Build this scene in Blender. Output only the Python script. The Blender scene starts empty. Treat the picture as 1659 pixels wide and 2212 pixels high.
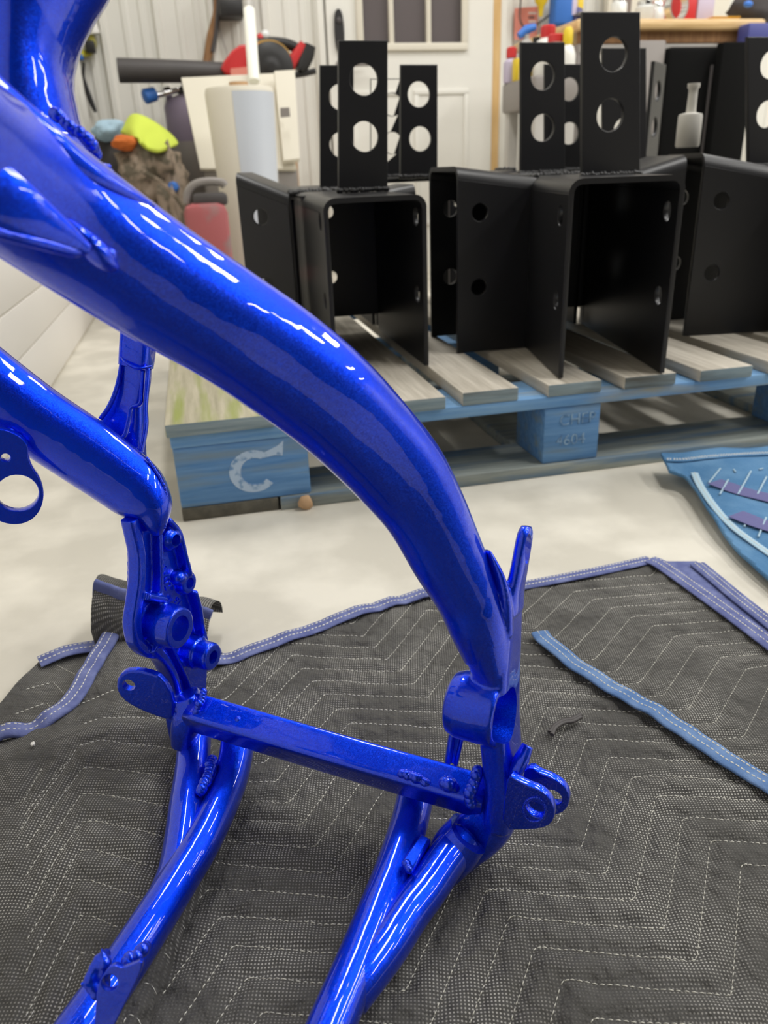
import bpy, bmesh, math, random
import numpy as np
from mathutils import Vector, Matrix
from mathutils import noise as mn

random.seed(4); np.random.seed(4)
S = bpy.context.scene
COL = S.collection

# ------------------------------------------------------------------ camera
PITCH, ROLL, YAW, H, FPX = 24.1, 0.04, 12.5, 0.47, 1660.0
def _basis():
    t = math.radians(PITCH); y = math.radians(YAW)
    fw = Vector((0, math.cos(t), -math.sin(t))); up = Vector((0, math.sin(t), math.cos(t))); rt = Vector((1, 0, 0))
    r = rt*math.cos(ROLL) - up*math.sin(ROLL); u = up*math.cos(ROLL) + rt*math.sin(ROLL)
    R = Matrix.Rotation(-y, 3, 'Z')
    return R@r, R@u, R@fw
RT, UP, FW = _basis()
CAM = Vector((0, 0, H))
cd = bpy.data.cameras.new('camera'); cam = bpy.data.objects.new('camera', cd); COL.objects.link(cam)
cam.matrix_world = Matrix(((RT.x, UP.x, -FW.x, CAM.x), (RT.y, UP.y, -FW.y, CAM.y), (RT.z, UP.z, -FW.z, CAM.z), (0, 0, 0, 1)))
cd.sensor_fit = 'VERTICAL'; cd.sensor_height = 36; cd.lens = 36*FPX/2212
cd.clip_start = 0.02
cd.dof.use_dof = True; cd.dof.focus_distance = 0.58; cd.dof.aperture_fstop = 9.0
S.camera = cam
# ------------------------------------------------------------------ light
w = bpy.data.worlds.new('world'); S.world = w; w.use_nodes = True
w.node_tree.nodes['Background'].inputs[0].default_value = (0.9, 0.95, 1, 1)
w.node_tree.nodes['Background'].inputs[1].default_value = 0.15
S.view_settings.view_transform = 'Standard'; S.view_settings.look = 'None'
S.view_settings.gamma = 1; S.view_settings.use_curve_mapping = False
S.view_settings.exposure = -0.38
S.cycles.max_bounces = 8; S.cycles.diffuse_bounces = 4; S.cycles.glossy_bounces = 5
S.cycles.sample_clamp_indirect = 8
CEIL = 2.8
LAMPS = [(1.4, 0.65), (3.1, 0.65), (4.8, 0.65), (6.5, 0.65), (8.2, 0.65), (0.45, 2.5), (2.6, 2.5), (4.8, 2.5), (2.9, -0.95), (4.8, -0.95)]  # last two, unseen behind the camera, are added to light the spar's face
LAMP_W, LAMP_L, LAMP_P = 0.26, 1.2, 40.0
for i, (lx, ly) in enumerate(LAMPS):
    ld = bpy.data.lights.new('strip_lamp', 'AREA'); ld.shape = 'RECTANGLE'; ld.size = LAMP_W; ld.size_y = LAMP_L
    ld.energy = LAMP_P; ld.color = (1.0, 0.985, 0.955)
    lo = bpy.data.objects.new('strip_lamp', ld); COL.objects.link(lo); lo.location = (lx, ly, CEIL-0.075)

# ------------------------------------------------------------------ photo measurement -> world point
def ray(x, y): return FW + RT*((x-829.5)/FPX) - UP*((y-1106)/FPX)
def D(x, y, d): return CAM + ray(x, y)*d
def Zp(x, y, z=0.0):
    r = ray(x, y); return CAM + r*((z-H)/r.z)
def Yp(x, y, Y):
    r = ray(x, y); return CAM + r*(Y/r.y)
def Xp(x, y, X):
    r = ray(x, y); return CAM + r*(X/r.x)
def PL(x, y, p, n):
    r = ray(x, y); return CAM + r*((p-CAM).dot(n)/r.dot(n))

# ------------------------------------------------------------------ materials
def C(r, g, b):
    f = lambda c: (c/255/12.92 if c/255 <= 0.04045 else ((c/255+0.055)/1.055)**2.4)
    return (f(r), f(g), f(b), 1)
def mat(name, col, rough=0.5, metal=0.0, coat=0.0, spec=0.5, emis=0.0, bump=None, var=None):
    """bump=(scale,strength,distance); var=(col2, scale, lo, hi) noise mix"""
    m = bpy.data.materials.new(name); m.use_nodes = True
    nt = m.node_tree; b = nt.nodes['Principled BSDF']
    b.inputs['Base Color'].default_value = col
    b.inputs['Roughness'].default_value = rough; b.inputs['Metallic'].default_value = metal
    b.inputs['Coat Weight'].default_value = coat; b.inputs['Coat Roughness'].default_value = 0.03
    b.inputs['Specular IOR Level'].default_value = spec
    if emis:
        b.inputs['Emission Color'].default_value = col; b.inputs['Emission Strength'].default_value = emis
    tc = nt.nodes.new('ShaderNodeTexCoord')
    if var:
        n = nt.nodes.new('ShaderNodeTexNoise'); n.inputs['Scale'].default_value = var[1]; n.inputs['Detail'].default_value = 5
        nt.links.new(tc.outputs['Object'], n.inputs['Vector'])
        rp = nt.nodes.new('ShaderNodeValToRGB'); rp.color_ramp.elements[0].position = var[2]; rp.color_ramp.elements[1].position = var[3]
        rp.color_ramp.elements[0].color = col; rp.color_ramp.elements[1].color = var[0]
        nt.links.new(n.outputs['Fac'], rp.inputs['Fac']); nt.links.new(rp.outputs['Color'], b.inputs['Base Color'])
    if bump:
        n = nt.nodes.new('ShaderNodeTexNoise'); n.inputs['Scale'].default_value = bump[0]; n.inputs['Detail'].default_value = 4
        nt.links.new(tc.outputs['Object'], n.inputs['Vector'])
        bp = nt.nodes.new('ShaderNodeBump'); bp.inputs['Strength'].default_value = bump[1]; bp.inputs['Distance'].default_value = bump[2]
        nt.links.new(n.outputs['Fac'], bp.inputs['Height']); nt.links.new(bp.outputs['Normal'], b.inputs['Normal'])
    return m
def wood(name, c1, c2, scale=(2, 40, 40), worn=None, wornrange=(0.5, 0.62), rough=0.8):
    m = mat(name, c1, rough); nt = m.node_tree; b = nt.nodes['Principled BSDF']
    tc = nt.nodes.new('ShaderNodeTexCoord'); mp = nt.nodes.new('ShaderNodeMapping'); mp.inputs['Scale'].default_value = scale
    n = nt.nodes.new('ShaderNodeTexNoise'); n.inputs['Scale'].default_value = 3; n.inputs['Detail'].default_value = 6; n.inputs['Roughness'].default_value = 0.65
    rp = nt.nodes.new('ShaderNodeValToRGB'); rp.color_ramp.elements[0].position = 0.3; rp.color_ramp.elements[1].position = 0.7
    rp.color_ramp.elements[0].color = c1; rp.color_ramp.elements[1].color = c2
    nt.links.new(tc.outputs['Object'], mp.inputs['Vector']); nt.links.new(mp.outputs['Vector'], n.inputs['Vector'])
    nt.links.new(n.outputs['Fac'], rp.inputs['Fac']); out = rp.outputs['Color']
    if worn:
        n2 = nt.nodes.new('ShaderNodeTexNoise'); n2.inputs['Scale'].default_value = 9; n2.inputs['Detail'].default_value = 8
        mp2 = nt.nodes.new('ShaderNodeMapping'); mp2.inputs['Scale'].default_value = tuple(0.25+0.1*s for s in scale)
        nt.links.new(tc.outputs['Object'], mp2.inputs['Vector']); nt.links.new(mp2.outputs['Vector'], n2.inputs['Vector'])
        r2 = nt.nodes.new('ShaderNodeValToRGB'); r2.color_ramp.elements[0].position = wornrange[0]; r2.color_ramp.elements[1].position = wornrange[1]
        mx = nt.nodes.new('ShaderNodeMix'); mx.data_type = 'RGBA'; mx.inputs['B'].default_value = worn
        nt.links.new(n2.outputs['Fac'], r2.inputs['Fac']); nt.links.new(r2.outputs['Color'], mx.inputs['Factor'])
        nt.links.new(out, mx.inputs['A']); out = mx.outputs['Result']
    nt.links.new(out, b.inputs['Base Color'])
    bp = nt.nodes.new('ShaderNodeBump'); bp.inputs['Strength'].default_value = 0.35; bp.inputs['Distance'].default_value = 0.002
    nt.links.new(n.outputs['Fac'], bp.inputs['Height']); nt.links.new(bp.outputs['Normal'], b.inputs['Normal'])
    return m

def candy_blue():
    m = bpy.data.materials.new('candy_blue_paint'); m.use_nodes = True
    nt = m.node_tree; b = nt.nodes['Principled BSDF']
    b.inputs['Metallic'].default_value = 0.94; b.inputs['Roughness'].default_value = 0.42
    b.inputs['Coat Weight'].default_value = 1.0; b.inputs['Coat Roughness'].default_value = 0.025; b.inputs['Coat IOR'].default_value = 1.5
    tc = nt.nodes.new('ShaderNodeTexCoord')
    v = nt.nodes.new('ShaderNodeTexVoronoi'); v.inputs['Scale'].default_value = 1500
    nt.links.new(tc.outputs['Object'], v.inputs['Vector'])
    rp = nt.nodes.new('ShaderNodeValToRGB')
    rp.color_ramp.elements[0].color = (0.0003, 0.036, 0.74, 1); rp.color_ramp.elements[1].color = (0.0006, 0.060, 0.92, 1)
    sp = nt.nodes.new('ShaderNodeSeparateColor'); nt.links.new(v.outputs['Color'], sp.inputs['Color'])
    nt.links.new(sp.outputs[0], rp.inputs['Fac']); nt.links.new(rp.outputs['Color'], b.inputs['Base Color'])
    # flakes tilt the base only; a faint orange peel sits on the clear coat
    geo = nt.nodes.new('ShaderNodeNewGeometry')
    sub = nt.nodes.new('ShaderNodeVectorMath'); sub.operation = 'SUBTRACT'; sub.inputs[1].default_value = (0.5, 0.5, 0.5)
    mul = nt.nodes.new('ShaderNodeVectorMath'); mul.operation = 'SCALE'; mul.inputs['Scale'].default_value = 0.14
    add = nt.nodes.new('ShaderNodeVectorMath'); add.operation = 'ADD'
    nrm = nt.nodes.new('ShaderNodeVectorMath'); nrm.operation = 'NORMALIZE'
    nt.links.new(v.outputs['Color'], sub.inputs[0]); nt.links.new(sub.outputs[0], mul.inputs[0])
    nt.links.new(geo.outputs['Normal'], add.inputs[0]); nt.links.new(mul.outputs[0], add.inputs[1])
    nt.links.new(add.outputs[0], nrm.inputs[0]); nt.links.new(nrm.outputs[0], b.inputs['Normal'])
    n = nt.nodes.new('ShaderNodeTexNoise'); n.inputs['Scale'].default_value = 70; n.inputs['Detail'].default_value = 1
    nt.links.new(tc.outputs['Object'], n.inputs['Vector'])
    bp = nt.nodes.new('ShaderNodeBump'); bp.inputs['Strength'].default_value = 0.12; bp.inputs['Distance'].default_value = 0.002
    nt.links.new(n.outputs['Fac'], bp.inputs['Height']); nt.links.new(bp.outputs['Normal'], b.inputs['Coat Normal'])
    return m
M_BLUE = candy_blue()
M_BLACK = mat('black_powder_coat', C(24, 24, 27), 0.38, 0.0, 0.0, 0.5, bump=(900, 0.15, 0.0004))
M_CONC = mat('concrete', C(205, 200, 187), 0.5, bump=(30, 0.12, 0.003), var=(C(226, 221, 208), 7, 0.42, 0.62))
M_WALL = mat('white_steel', C(226, 224, 216), 0.45)
M_CEIL = mat('grey_ceiling', C(120, 117, 112), 0.8)
M_WALLL = mat('white_liner', C(232, 228, 221), 0.5)
M_TRIM = mat('white_trim', C(232, 230, 222), 0.5)
M_GLASS = mat('dark_pane', C(104, 97, 98), 0.15, spec=0.6)
M_JAMB = wood('raw_pine_jamb', C(205, 165, 105), C(226, 192, 138), (30, 30, 2))
M_DECK = wood('weathered_deck_board', C(168, 160, 146), C(210, 203, 190), (40, 2, 40))
M_DECKG = wood('mossy_deck_board', C(158, 152, 128), C(196, 188, 165), (40, 2, 40), worn=C(150, 158, 88), wornrange=(0.48, 0.66))
M_BLUEW = wood('blue_painted_wood', C(72, 122, 176), C(112, 156, 202), (2, 40, 40), worn=C(120, 138, 148), wornrange=(0.5, 0.7))
M_LEAD = wood('grey_blue_board', C(108, 128, 138), C(150, 164, 168), (2, 40, 40), worn=C(84, 84, 78), wornrange=(0.5, 0.7))
M_RAIL = wood('worn_blue_rail', C(92, 142, 196), C(132, 172, 208), (2, 40, 40), worn=C(150, 150, 138), wornrange=(0.52, 0.7))
M_BASE = wood('grey_base_board', C(120, 128, 126), C(160, 166, 160), (2, 40, 40), worn=C(100, 126, 150), wornrange=(0.5, 0.65))
M_DARKW = wood('dark_end_grain', C(70, 68, 60), C(100, 96, 84), (20, 20, 20))
M_INK = mat('white_stencil_paint', C(178, 200, 224), 0.8, var=(C(110, 148, 190), 90, 0.5, 0.62))
M_RED = mat('red_plastic', C(200, 50, 52), 0.4)
M_BLK = mat('black_plastic', C(32, 31, 31), 0.5)
M_MATT = mat('matt_black', C(10, 10, 10), 0.85, spec=0.12)
M_DGRY = mat('dark_grey_plastic', C(72, 68, 68), 0.55)
M_GREY = mat('grey_steel', C(138, 132, 128), 0.45)
M_LGREY = mat('light_grey_steel', C(176, 172, 166), 0.4)
M_CREAM = mat('cream_board', C(226, 220, 205), 0.8)
M_TAN = mat('tan_cardboard', C(190, 155, 118), 0.8)
M_WHITE = mat('white_plastic', C(232, 230, 224), 0.35)
M_YEL = mat('yellow_plastic', C(226, 196, 40), 0.45)
M_BLU = mat('blue_plastic', C(58, 118, 205), 0.5)
M_LAV = mat('lavender_plastic', C(196, 186, 208), 0.5)
M_ORG = mat('orange_cloth', C(206, 110, 48), 0.9)
M_LIME = mat('lime_cloth', C(206, 222, 84), 0.8)
M_CYAN = mat('pale_blue_cloth', C(168, 196, 214), 0.9)
M_CAMO = mat('camouflage_cloth', C(150, 134, 118), 0.95, var=(C(96, 88, 74), 22, 0.45, 0.58))
M_CHAR = mat('charcoal_cloth', C(62, 58, 58), 0.9)
M_PINK = mat('faded_red_sign', C(224, 140, 124), 0.6)
M_BUTCH = wood('butcher_block', C(206, 168, 112), C(232, 200, 148), (3, 40, 40), rough=0.4)
M_BROWN = wood('brown_wood', C(120, 86, 58), C(164, 124, 84), (30, 30, 3))
M_CHROME = mat('chrome', (0.8, 0.8, 0.8, 1), 0.12, 1.0)
M_CLEAR = mat('clear_jar', C(222, 224, 222), 0.1, spec=0.7)
M_GASRED = mat('faded_red_can', C(164, 88, 90), 0.55, var=(C(140, 112, 110), 12, 0.5, 0.65))
M_VIO = mat('violet_binding', C(88, 97, 148), 0.9, bump=(600, 0.5, 0.001), var=(C(114, 123, 170), 60, 0.4, 0.65))
M_BIND = mat('blue_binding', C(84, 118, 168), 0.9, bump=(600, 0.5, 0.001), var=(C(110, 140, 184), 50, 0.4, 0.65))
M_THREAD = mat('white_thread', C(222, 220, 210), 0.8)
M_BLANKET_BLUE = mat('blue_blanket_cloth', C(74, 122, 166), 0.95, bump=(300, 0.5, 0.002), var=(C(96, 140, 180), 18, 0.4, 0.65))
M_PURPLE = mat('faded_purple_print', C(104, 104, 152), 0.95, bump=(300, 0.5, 0.002))
M_LAMP = mat('lamp_diffuser', C(250, 248, 240), 0.6)
M_TUBE = mat('white_tube', C(250, 250, 240), 0.3)
def weave():
    m = mat('charcoal_quilt_cloth', C(58, 57, 55), 0.95, spec=0.2); nt = m.node_tree; b = nt.nodes['Principled BSDF']
    tc = nt.nodes.new('ShaderNodeTexCoord'); mp = nt.nodes.new('ShaderNodeMapping')
    mp.inputs['Rotation'].default_value = (0, 0, math.radians(15)); mp.inputs['Scale'].default_value = (1, 1, 0)
    nt.links.new(tc.outputs['Object'], mp.inputs['Vector'])
    sp = nt.nodes.new('ShaderNodeSeparateXYZ'); nt.links.new(mp.outputs['Vector'], sp.inputs[0])
    sn = []
    for k in range(2):
        a = nt.nodes.new('ShaderNodeMath'); a.operation = 'MULTIPLY'; a.inputs[1].default_value = 2*math.pi/0.0023
        nt.links.new(sp.outputs[k], a.inputs[0])
        s_ = nt.nodes.new('ShaderNodeMath'); s_.operation = 'SINE'; nt.links.new(a.outputs[0], s_.inputs[0]); sn.append(s_)
    ad = nt.nodes.new('ShaderNodeMath'); ad.operation = 'ADD'
    nt.links.new(sn[0].outputs[0], ad.inputs[0]); nt.links.new(sn[1].outputs[0], ad.inputs[1])
    rp = nt.nodes.new('ShaderNodeMapRange'); rp.inputs['From Min'].default_value = 0.55; rp.inputs['From Max'].default_value = 1.5
    nt.links.new(ad.outputs[0], rp.inputs['Value'])
    n = nt.nodes.new('ShaderNodeTexNoise'); n.inputs['Scale'].default_value = 14; n.inputs['Detail'].default_value = 5
    nt.links.new(tc.outputs['Object'], n.inputs['Vector'])
    nr = nt.nodes.new('ShaderNodeMapRange'); nr.inputs['From Min'].default_value = 0.38; nr.inputs['From Max'].default_value = 0.68
    nr.inputs['To Min'].default_value = 0.08; nr.inputs['To Max'].default_value = 1.0
    nt.links.new(n.outputs['Fac'], nr.inputs['Value'])
    f = nt.nodes.new('ShaderNodeMath'); f.operation = 'MULTIPLY'
    nt.links.new(rp.outputs['Result'], f.inputs[0]); nt.links.new(nr.outputs['Result'], f.inputs[1])
    mx = nt.nodes.new('ShaderNodeMix'); mx.data_type = 'RGBA'; mx.inputs['A'].default_value = C(80, 79, 77); mx.inputs['B'].default_value = C(190, 188, 182)
    nt.links.new(f.outputs[0], mx.inputs['Factor']); nt.links.new(mx.outputs['Result'], b.inputs['Base Color'])
    n2 = nt.nodes.new('ShaderNodeTexNoise'); n2.inputs['Scale'].default_value = 75; n2.inputs['Detail'].default_value = 6
    nt.links.new(tc.outputs['Object'], n2.inputs['Vector'])
    bp = nt.nodes.new('ShaderNodeBump'); bp.inputs['Strength'].default_value = 0.9; bp.inputs['Distance'].default_value = 0.008
    nt.links.new(n2.outputs['Fac'], bp.inputs['Height']); nt.links.new(bp.outputs['Normal'], b.inputs['Normal'])
    return m
M_QUILT = weave()

# ------------------------------------------------------------------ mesh helpers
def link(name, me, m=None, parent=None, smooth=None):
    o = bpy.data.objects.new(name, me); COL.objects.link(o)
    if m is not None:
        me.materials.clear(); me.materials.append(m)
    if parent is not None: o.parent = parent
    if smooth is not None:
        me.polygons.foreach_set('use_smooth', [True]*len(me.polygons))
        if smooth < 180: me.set_sharp_from_angle(angle=math.radians(smooth))
    return o
def obj(name, bm, m=None, parent=None, smooth=35):
    me = bpy.data.meshes.new(name)
    bmesh.ops.recalc_face_normals(bm, faces=bm.faces[:])
    bm.to_mesh(me); bm.free()
    return link(name, me, m, parent, smooth)
def tag(o, label, cat, group=None):
    o['label'] = label; o['category'] = cat
    if group: o['group'] = group
    return o
def empty(name, loc, label, cat, group=None):
    o = bpy.data.objects.new(name, None); COL.objects.link(o); o.location = loc; o.empty_display_size = 0.05
    bpy.context.view_layer.update()
    return tag(o, label, cat, group)
def struct(o): o['kind'] = 'structure'; return o
def reparent_local(root):
    """children were built in world space: move their data into the root's frame"""
    for ch in root.children: ch.location = ch.location - root.location
def BM(): return bmesh.new()
def add_box(bm, lo, hi, bev=0.0, M=None):
    g = bmesh.ops.create_cube(bm, size=1.0)['verts']
    lo = Vector(lo); hi = Vector(hi)
    for v in g: v.co = Vector(((lo[i]+hi[i])/2 + v.co[i]*(hi[i]-lo[i]) for i in range(3)))
    if bev:
        es = list({e for v in g for e in v.link_edges})
        r = bmesh.ops.bevel(bm, geom=es, offset=bev, segments=2, affect='EDGES', profile=0.5)
        g = list({v for f in r['faces'] for v in f.verts} | {v for v in g if v.is_valid})
    if M is not None: bmesh.ops.transform(bm, matrix=M, verts=g)
    return g
def cr(pts, n):
    """Catmull-Rom through tuples"""
    a = np.array(pts, float); out = []
    e = np.vstack([2*a[0]-a[1], a, 2*a[-1]-a[-2]])
    for i in range(len(a)-1):
        p0, p1, p2, p3 = e[i], e[i+1], e[i+2], e[i+3]
        for k in range(n):
            t = k/n
            out.append(0.5*((2*p1)+(-p0+p2)*t+(2*p0-5*p1+4*p2-p3)*t*t+(-p0+3*p1-3*p2+p3)*t**3))
    out.append(a[-1]); return np.array(out)
def add_sweep(bm, pts, up=(0, 0, 1), n=24, seg=6, ex=2.0, cap=True, secfn=None):
    """pts: (Vector, a, b): a half size sideways, b half size along up"""
    rows = cr([tuple(p)+(a, b) for p, a, b in pts], seg) if len(pts) > 2 else np.array([tuple(p)+(a, b) for p, a, b in pts])
    up = Vector(up); rings = []
    for i, r in enumerate(rows):
        p = Vector(r[:3]); t = Vector(rows[min(i+1, len(rows)-1)][:3]) - Vector(rows[max(i-1, 0)][:3]); t.normalize()
        s = t.cross(up); s.normalize(); u = s.cross(t); ring = []
        for k in range(n):
            th = 2*math.pi*(k+0.5)/n; c_, s_ = math.cos(th), math.sin(th)
            x = math.copysign(abs(c_)**(2/ex), c_); y = math.copysign(abs(s_)**(2/ex), s_)
            f = secfn(th) if secfn else 1.0
            ring.append(bm.verts.new(p + s*(x*r[3]*f) + u*(y*r[4]*f)))
        rings.append(ring)
    for a, b in zip(rings[:-1], rings[1:]):
        for k in range(n): bm.faces.new((a[k], a[(k+1) % n], b[(k+1) % n], b[k]))
    if cap:
        bm.faces.new(rings[0][::-1]); bm.faces.new(rings[-1])
    return rings
def tube(name, pts, r, m, parent=None, n=12, seg=6):
    bm = BM(); add_sweep(bm, [(Vector(p), r, r) for p in pts], up=(0.13, 0.21, 0.97), n=n, seg=seg); return obj(name, bm, m, parent, 60)
def axes(axis):
    a = Vector(axis).normalized(); t = Vector((0, 0, 1)) if abs(a.z) < 0.9 else Vector((1, 0, 0))
    x = t.cross(a).normalized(); return x, a.cross(x), a
def add_lathe(bm, base, axis, prof, n=28, cap=True):
    """prof: list (r, h) along axis from base"""
    x, y, a = axes(axis); rings = []
    for r, h in prof:
        rings.append([bm.verts.new(Vector(base)+a*h+(x*math.cos(2*math.pi*k/n)+y*math.sin(2*math.pi*k/n))*r) for k in range(n)])
    for p, q in zip(rings[:-1], rings[1:]):
        for k in range(n): bm.faces.new((p[k], p[(k+1) % n], q[(k+1) % n], q[k]))
    if cap: bm.faces.new(rings[0][::-1]); bm.faces.new(rings[-1])
def add_ell(bm, c, r, M=None, sub=2):
    g = bmesh.ops.create_icosphere(bm, subdivisions=sub, radius=1.0)['verts']
    r = (r, r, r) if not hasattr(r, '__len__') else r
    for v in g:
        q = Vector((v.co.x*r[0], v.co.y*r[1], v.co.z*r[2])); v.co = Vector(c) + (M @ q if M is not None else q)
def flat_mesh(outer, holes, th, bev=0.0006):
    cu = bpy.data.curves.new('t', 'CURVE'); cu.dimensions = '2D'; cu.fill_mode = 'BOTH'
    cu.extrude = max(th/2-bev, 0.0001); cu.bevel_depth = bev; cu.bevel_resolution = 1; cu.offset = -bev
    def area(p): return sum(p[i][0]*p[(i+1) % len(p)][1]-p[(i+1) % len(p)][0]*p[i][1] for i in range(len(p)))
    for k, lp in enumerate([outer]+holes):
        if (area(lp) > 0) != (k == 0): lp = lp[::-1]
        sp = cu.splines.new('POLY'); sp.points.add(len(lp)-1); sp.use_cyclic_u = True
        for q, (x, y) in zip(sp.points, lp): q.co = (x, y, 0, 1)
    o = bpy.data.objects.new('t', cu); COL.objects.link(o); dg = bpy.context.evaluated_depsgraph_get()
    me = bpy.data.meshes.new_from_object(o.evaluated_get(dg)); bpy.data.objects.remove(o); bpy.data.curves.remove(cu)
    return me
def circ(cx, cy, r, n=28, ry=None): return [(cx+r*math.cos(2*math.pi*k/n), cy+(ry or r)*math.sin(2*math.pi*k/n)) for k in range(n)]
def chaikin(p, it=2):
    for _ in range(it):
        q = []
        for i in range(len(p)):
            a, b = p[i], p[(i+1) % len(p)]
            q += [tuple(0.75*x+0.25*y for x, y in zip(a, b)), tuple(0.25*x+0.75*y for x, y in zip(a, b))]
        p = q
    return p
def plane_frame(p0, px_, n):
    ux = (px_-p0); n = Vector(n).normalized(); ux = (ux - n*ux.dot(n)).normalized(); uy = n.cross(ux)
    return Matrix(((ux.x, uy.x, n.x, p0.x), (ux.y, uy.y, n.y, p0.y), (ux.z, uy.z, n.z, p0.z), (0, 0, 0, 1)))
def plate_mesh(pts, holes, th, n=None, rnd=0, bev=0.0006, back=False):
    """pts: 3D outline (nearly coplanar); holes: (centre3D, r); returns mesh in world space"""
    c = sum(pts, Vector())/len(pts)
    if n is None:
        n = Vector()
        for i in range(len(pts)): n += (pts[i]-c).cross(pts[(i+1) % len(pts)]-c)
        n.normalize()
        if n.dot(CAM-c) < 0: n = -n
    n = Vector(n).normalized()
    M = plane_frame(c, pts[0], n); I = M.inverted()
    out = [tuple((I@p)[:2]) for p in pts]
    if rnd: out = chaikin(out, rnd)
    hs = []
    for h in holes:
        q = I@h[0]; hs.append(circ(q.x, q.y, h[1], 24, h[2] if len(h) > 2 else None))
    me = flat_mesh(out, hs, th, bev)
    if back: M = M @ Matrix.Translation((0, 0, -th/2))
    me.transform(M); return me
def plate(name, pts, holes, th, m, parent=None, **k): return link(name, plate_mesh(pts, holes, th, **k), m, parent, 30)
def fuse(name, bm, m, parent, voxel=0.0015, smooth=4, cut=None, fac=0.5):
    """one cast piece: union by voxel remesh, softened, then drilled"""
    me = bpy.data.meshes.new('t'); bmesh.ops.recalc_face_normals(bm, faces=bm.faces[:]); bm.to_mesh(me); bm.free()
    o = bpy.data.objects.new('t', me); COL.objects.link(o)
    r = o.modifiers.new('r', 'REMESH'); r.mode = 'VOXEL'; r.voxel_size = voxel
    s = o.modifiers.new('s', 'SMOOTH'); s.iterations = smooth; s.factor = fac
    co = None
    if cut is not None:
        cm = bpy.data.meshes.new('c'); bmesh.ops.recalc_face_normals(cut, faces=cut.faces[:]); cut.to_mesh(cm); cut.free()
        co = bpy.data.objects.new('c', cm); COL.objects.link(co)
        b = o.modifiers.new('b', 'BOOLEAN'); b.operation = 'DIFFERENCE'; b.object = co; b.solver = 'EXACT'
    dg = bpy.context.evaluated_depsgraph_get(); out = bpy.data.meshes.new_from_object(o.evaluated_get(dg))
    bpy.data.objects.remove(o)
    if co: bpy.data.objects.remove(co)
    return link(name, out, m, parent, 50)
def weld(bm, pts, r, gap=0.75):
    p = cr([tuple(q) for q in pts], 12) if len(pts) > 2 else np.linspace(tuple(pts[0]), tuple(pts[-1]), 20)
    acc = 0; last = p[0]
    add_ell(bm, p[0], r, sub=2)
    for q in p[1:]:
        acc += np.linalg.norm(q-last); last = q
        if acc > r*gap:
            acc = 0; k = random.uniform(0.85, 1.15); add_ell(bm, q+np.random.normal(0, r*0.12, 3), r*k, sub=2)
# ================================================================== room shell
M_DWALL = mat('unseen_dark_wall', C(38, 36, 35), 0.6)  # unseen wall behind the camera, set close and dark to cut paint reflections
def shell_box(name, lo, hi, m):
    bm = BM(); add_box(bm, lo, hi); return struct(obj(name, bm, m))
XL, XR, YF, YB = -0.385, 9.0, -1.75, 4.0
shell_box('floor', (XL-0.1, YF, -0.1), (XR, YB+0.1, 0), M_CONC)
shell_box('ceiling', (XL-0.1, YF, CEIL), (XR, YB+0.1, CEIL+0.1), M_CEIL)
shell_box('wall_right', (XR, YF, 0), (XR+0.1, YB+0.1, CEIL), M_WALL)
shell_box('wall_front', (XL-0.1, YF-0.1, 0), (XR, YF, CEIL), M_DWALL)
def ribbed(name, x0, x1, z0, z1, place, parent, m=M_WALL):
    """corrugated sheet: profile along x, depth towards the room"""
    prof = []; P = 0.23; x = x0
    shape = [(0, 0), (0.055, 0), (0.062, .006), (0.082, .006), (0.089, 0), (0.128, 0), (0.135, .006), (0.155, .006), (0.162, 0), (0.185, 0), (0.195, .022), (0.215, .022), (0.225, 0)]
    k = math.floor(x0/P)
    while k*P < x1:
        for dx, d in shape:
            if x0 <= k*P+dx <= x1: prof.append((k*P+dx, d))
        k += 1
    prof = [(x0, prof[0][1])]+prof+[(x1, prof[-1][1])]
    bm = BM(); a = [bm.verts.new(place(x, d, z0)) for x, d in prof]; b = [bm.verts.new(place(x, d, z1)) for x, d in prof]
    for i in range(len(prof)-1): bm.faces.new((a[i], a[i+1], b[i+1], b[i]))
    return obj(name, bm, m, parent, 20)
def shell_root(name):
    o = bpy.data.objects.new(name, None); COL.objects.link(o); return struct(o)
wb = shell_root('wall_back')
bk = lambda x, d, z: Vector((x, YB-d, z))
DX0, DX1 = 0.705, 1.49
ribbed('panel', XL, 0.32, 0, CEIL, bk, wb); ribbed('panel', 0.32, DX0-0.035, 0, CEIL, bk, wb)
ribbed('panel', DX0-0.035, DX1+0.08, 2.09, CEIL, bk, wb)
x = DX1+0.08
while x < XR: ribbed('panel', x, min(x+0.92, XR), 0, CEIL, bk, wb); x += 0.92
bm = BM(); add_box(bm, (XL-0.1, YB+0.02, 0), (XR, YB+0.1, CEIL)); obj('sheathing', bm, M_WALL, wb)
wl = shell_root('wall_left')
lf = lambda x, d, z: Vector((XL+d, x, z))
x = YF
while x < YB: ribbed('panel', x, min(x+0.92, YB), 0.52, CEIL, lf, wl); x += 0.92
bm = BM(); add_box(bm, (XL-0.1, YF, 0), (XL-0.02, YB, CEIL)); obj('sheathing', bm, M_WALL, wl)
for k, (z0, z1) in enumerate([(0.008, 0.127), (0.131, 0.228), (0.232, 0.33), (0.334, 0.43), (0.434, 0.525)]):
    bm = BM(); add_box(bm, (XL-0.02, YF, z0), (XL, YB, z1), 0.0015); obj('plank', bm, M_WALLL, wl)
bm = BM(); add_box(bm, (XL-0.021, YF, 0.0), (XL-0.006, YB, 0.53)); obj('backing', bm, M_CREAM, wl)
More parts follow.
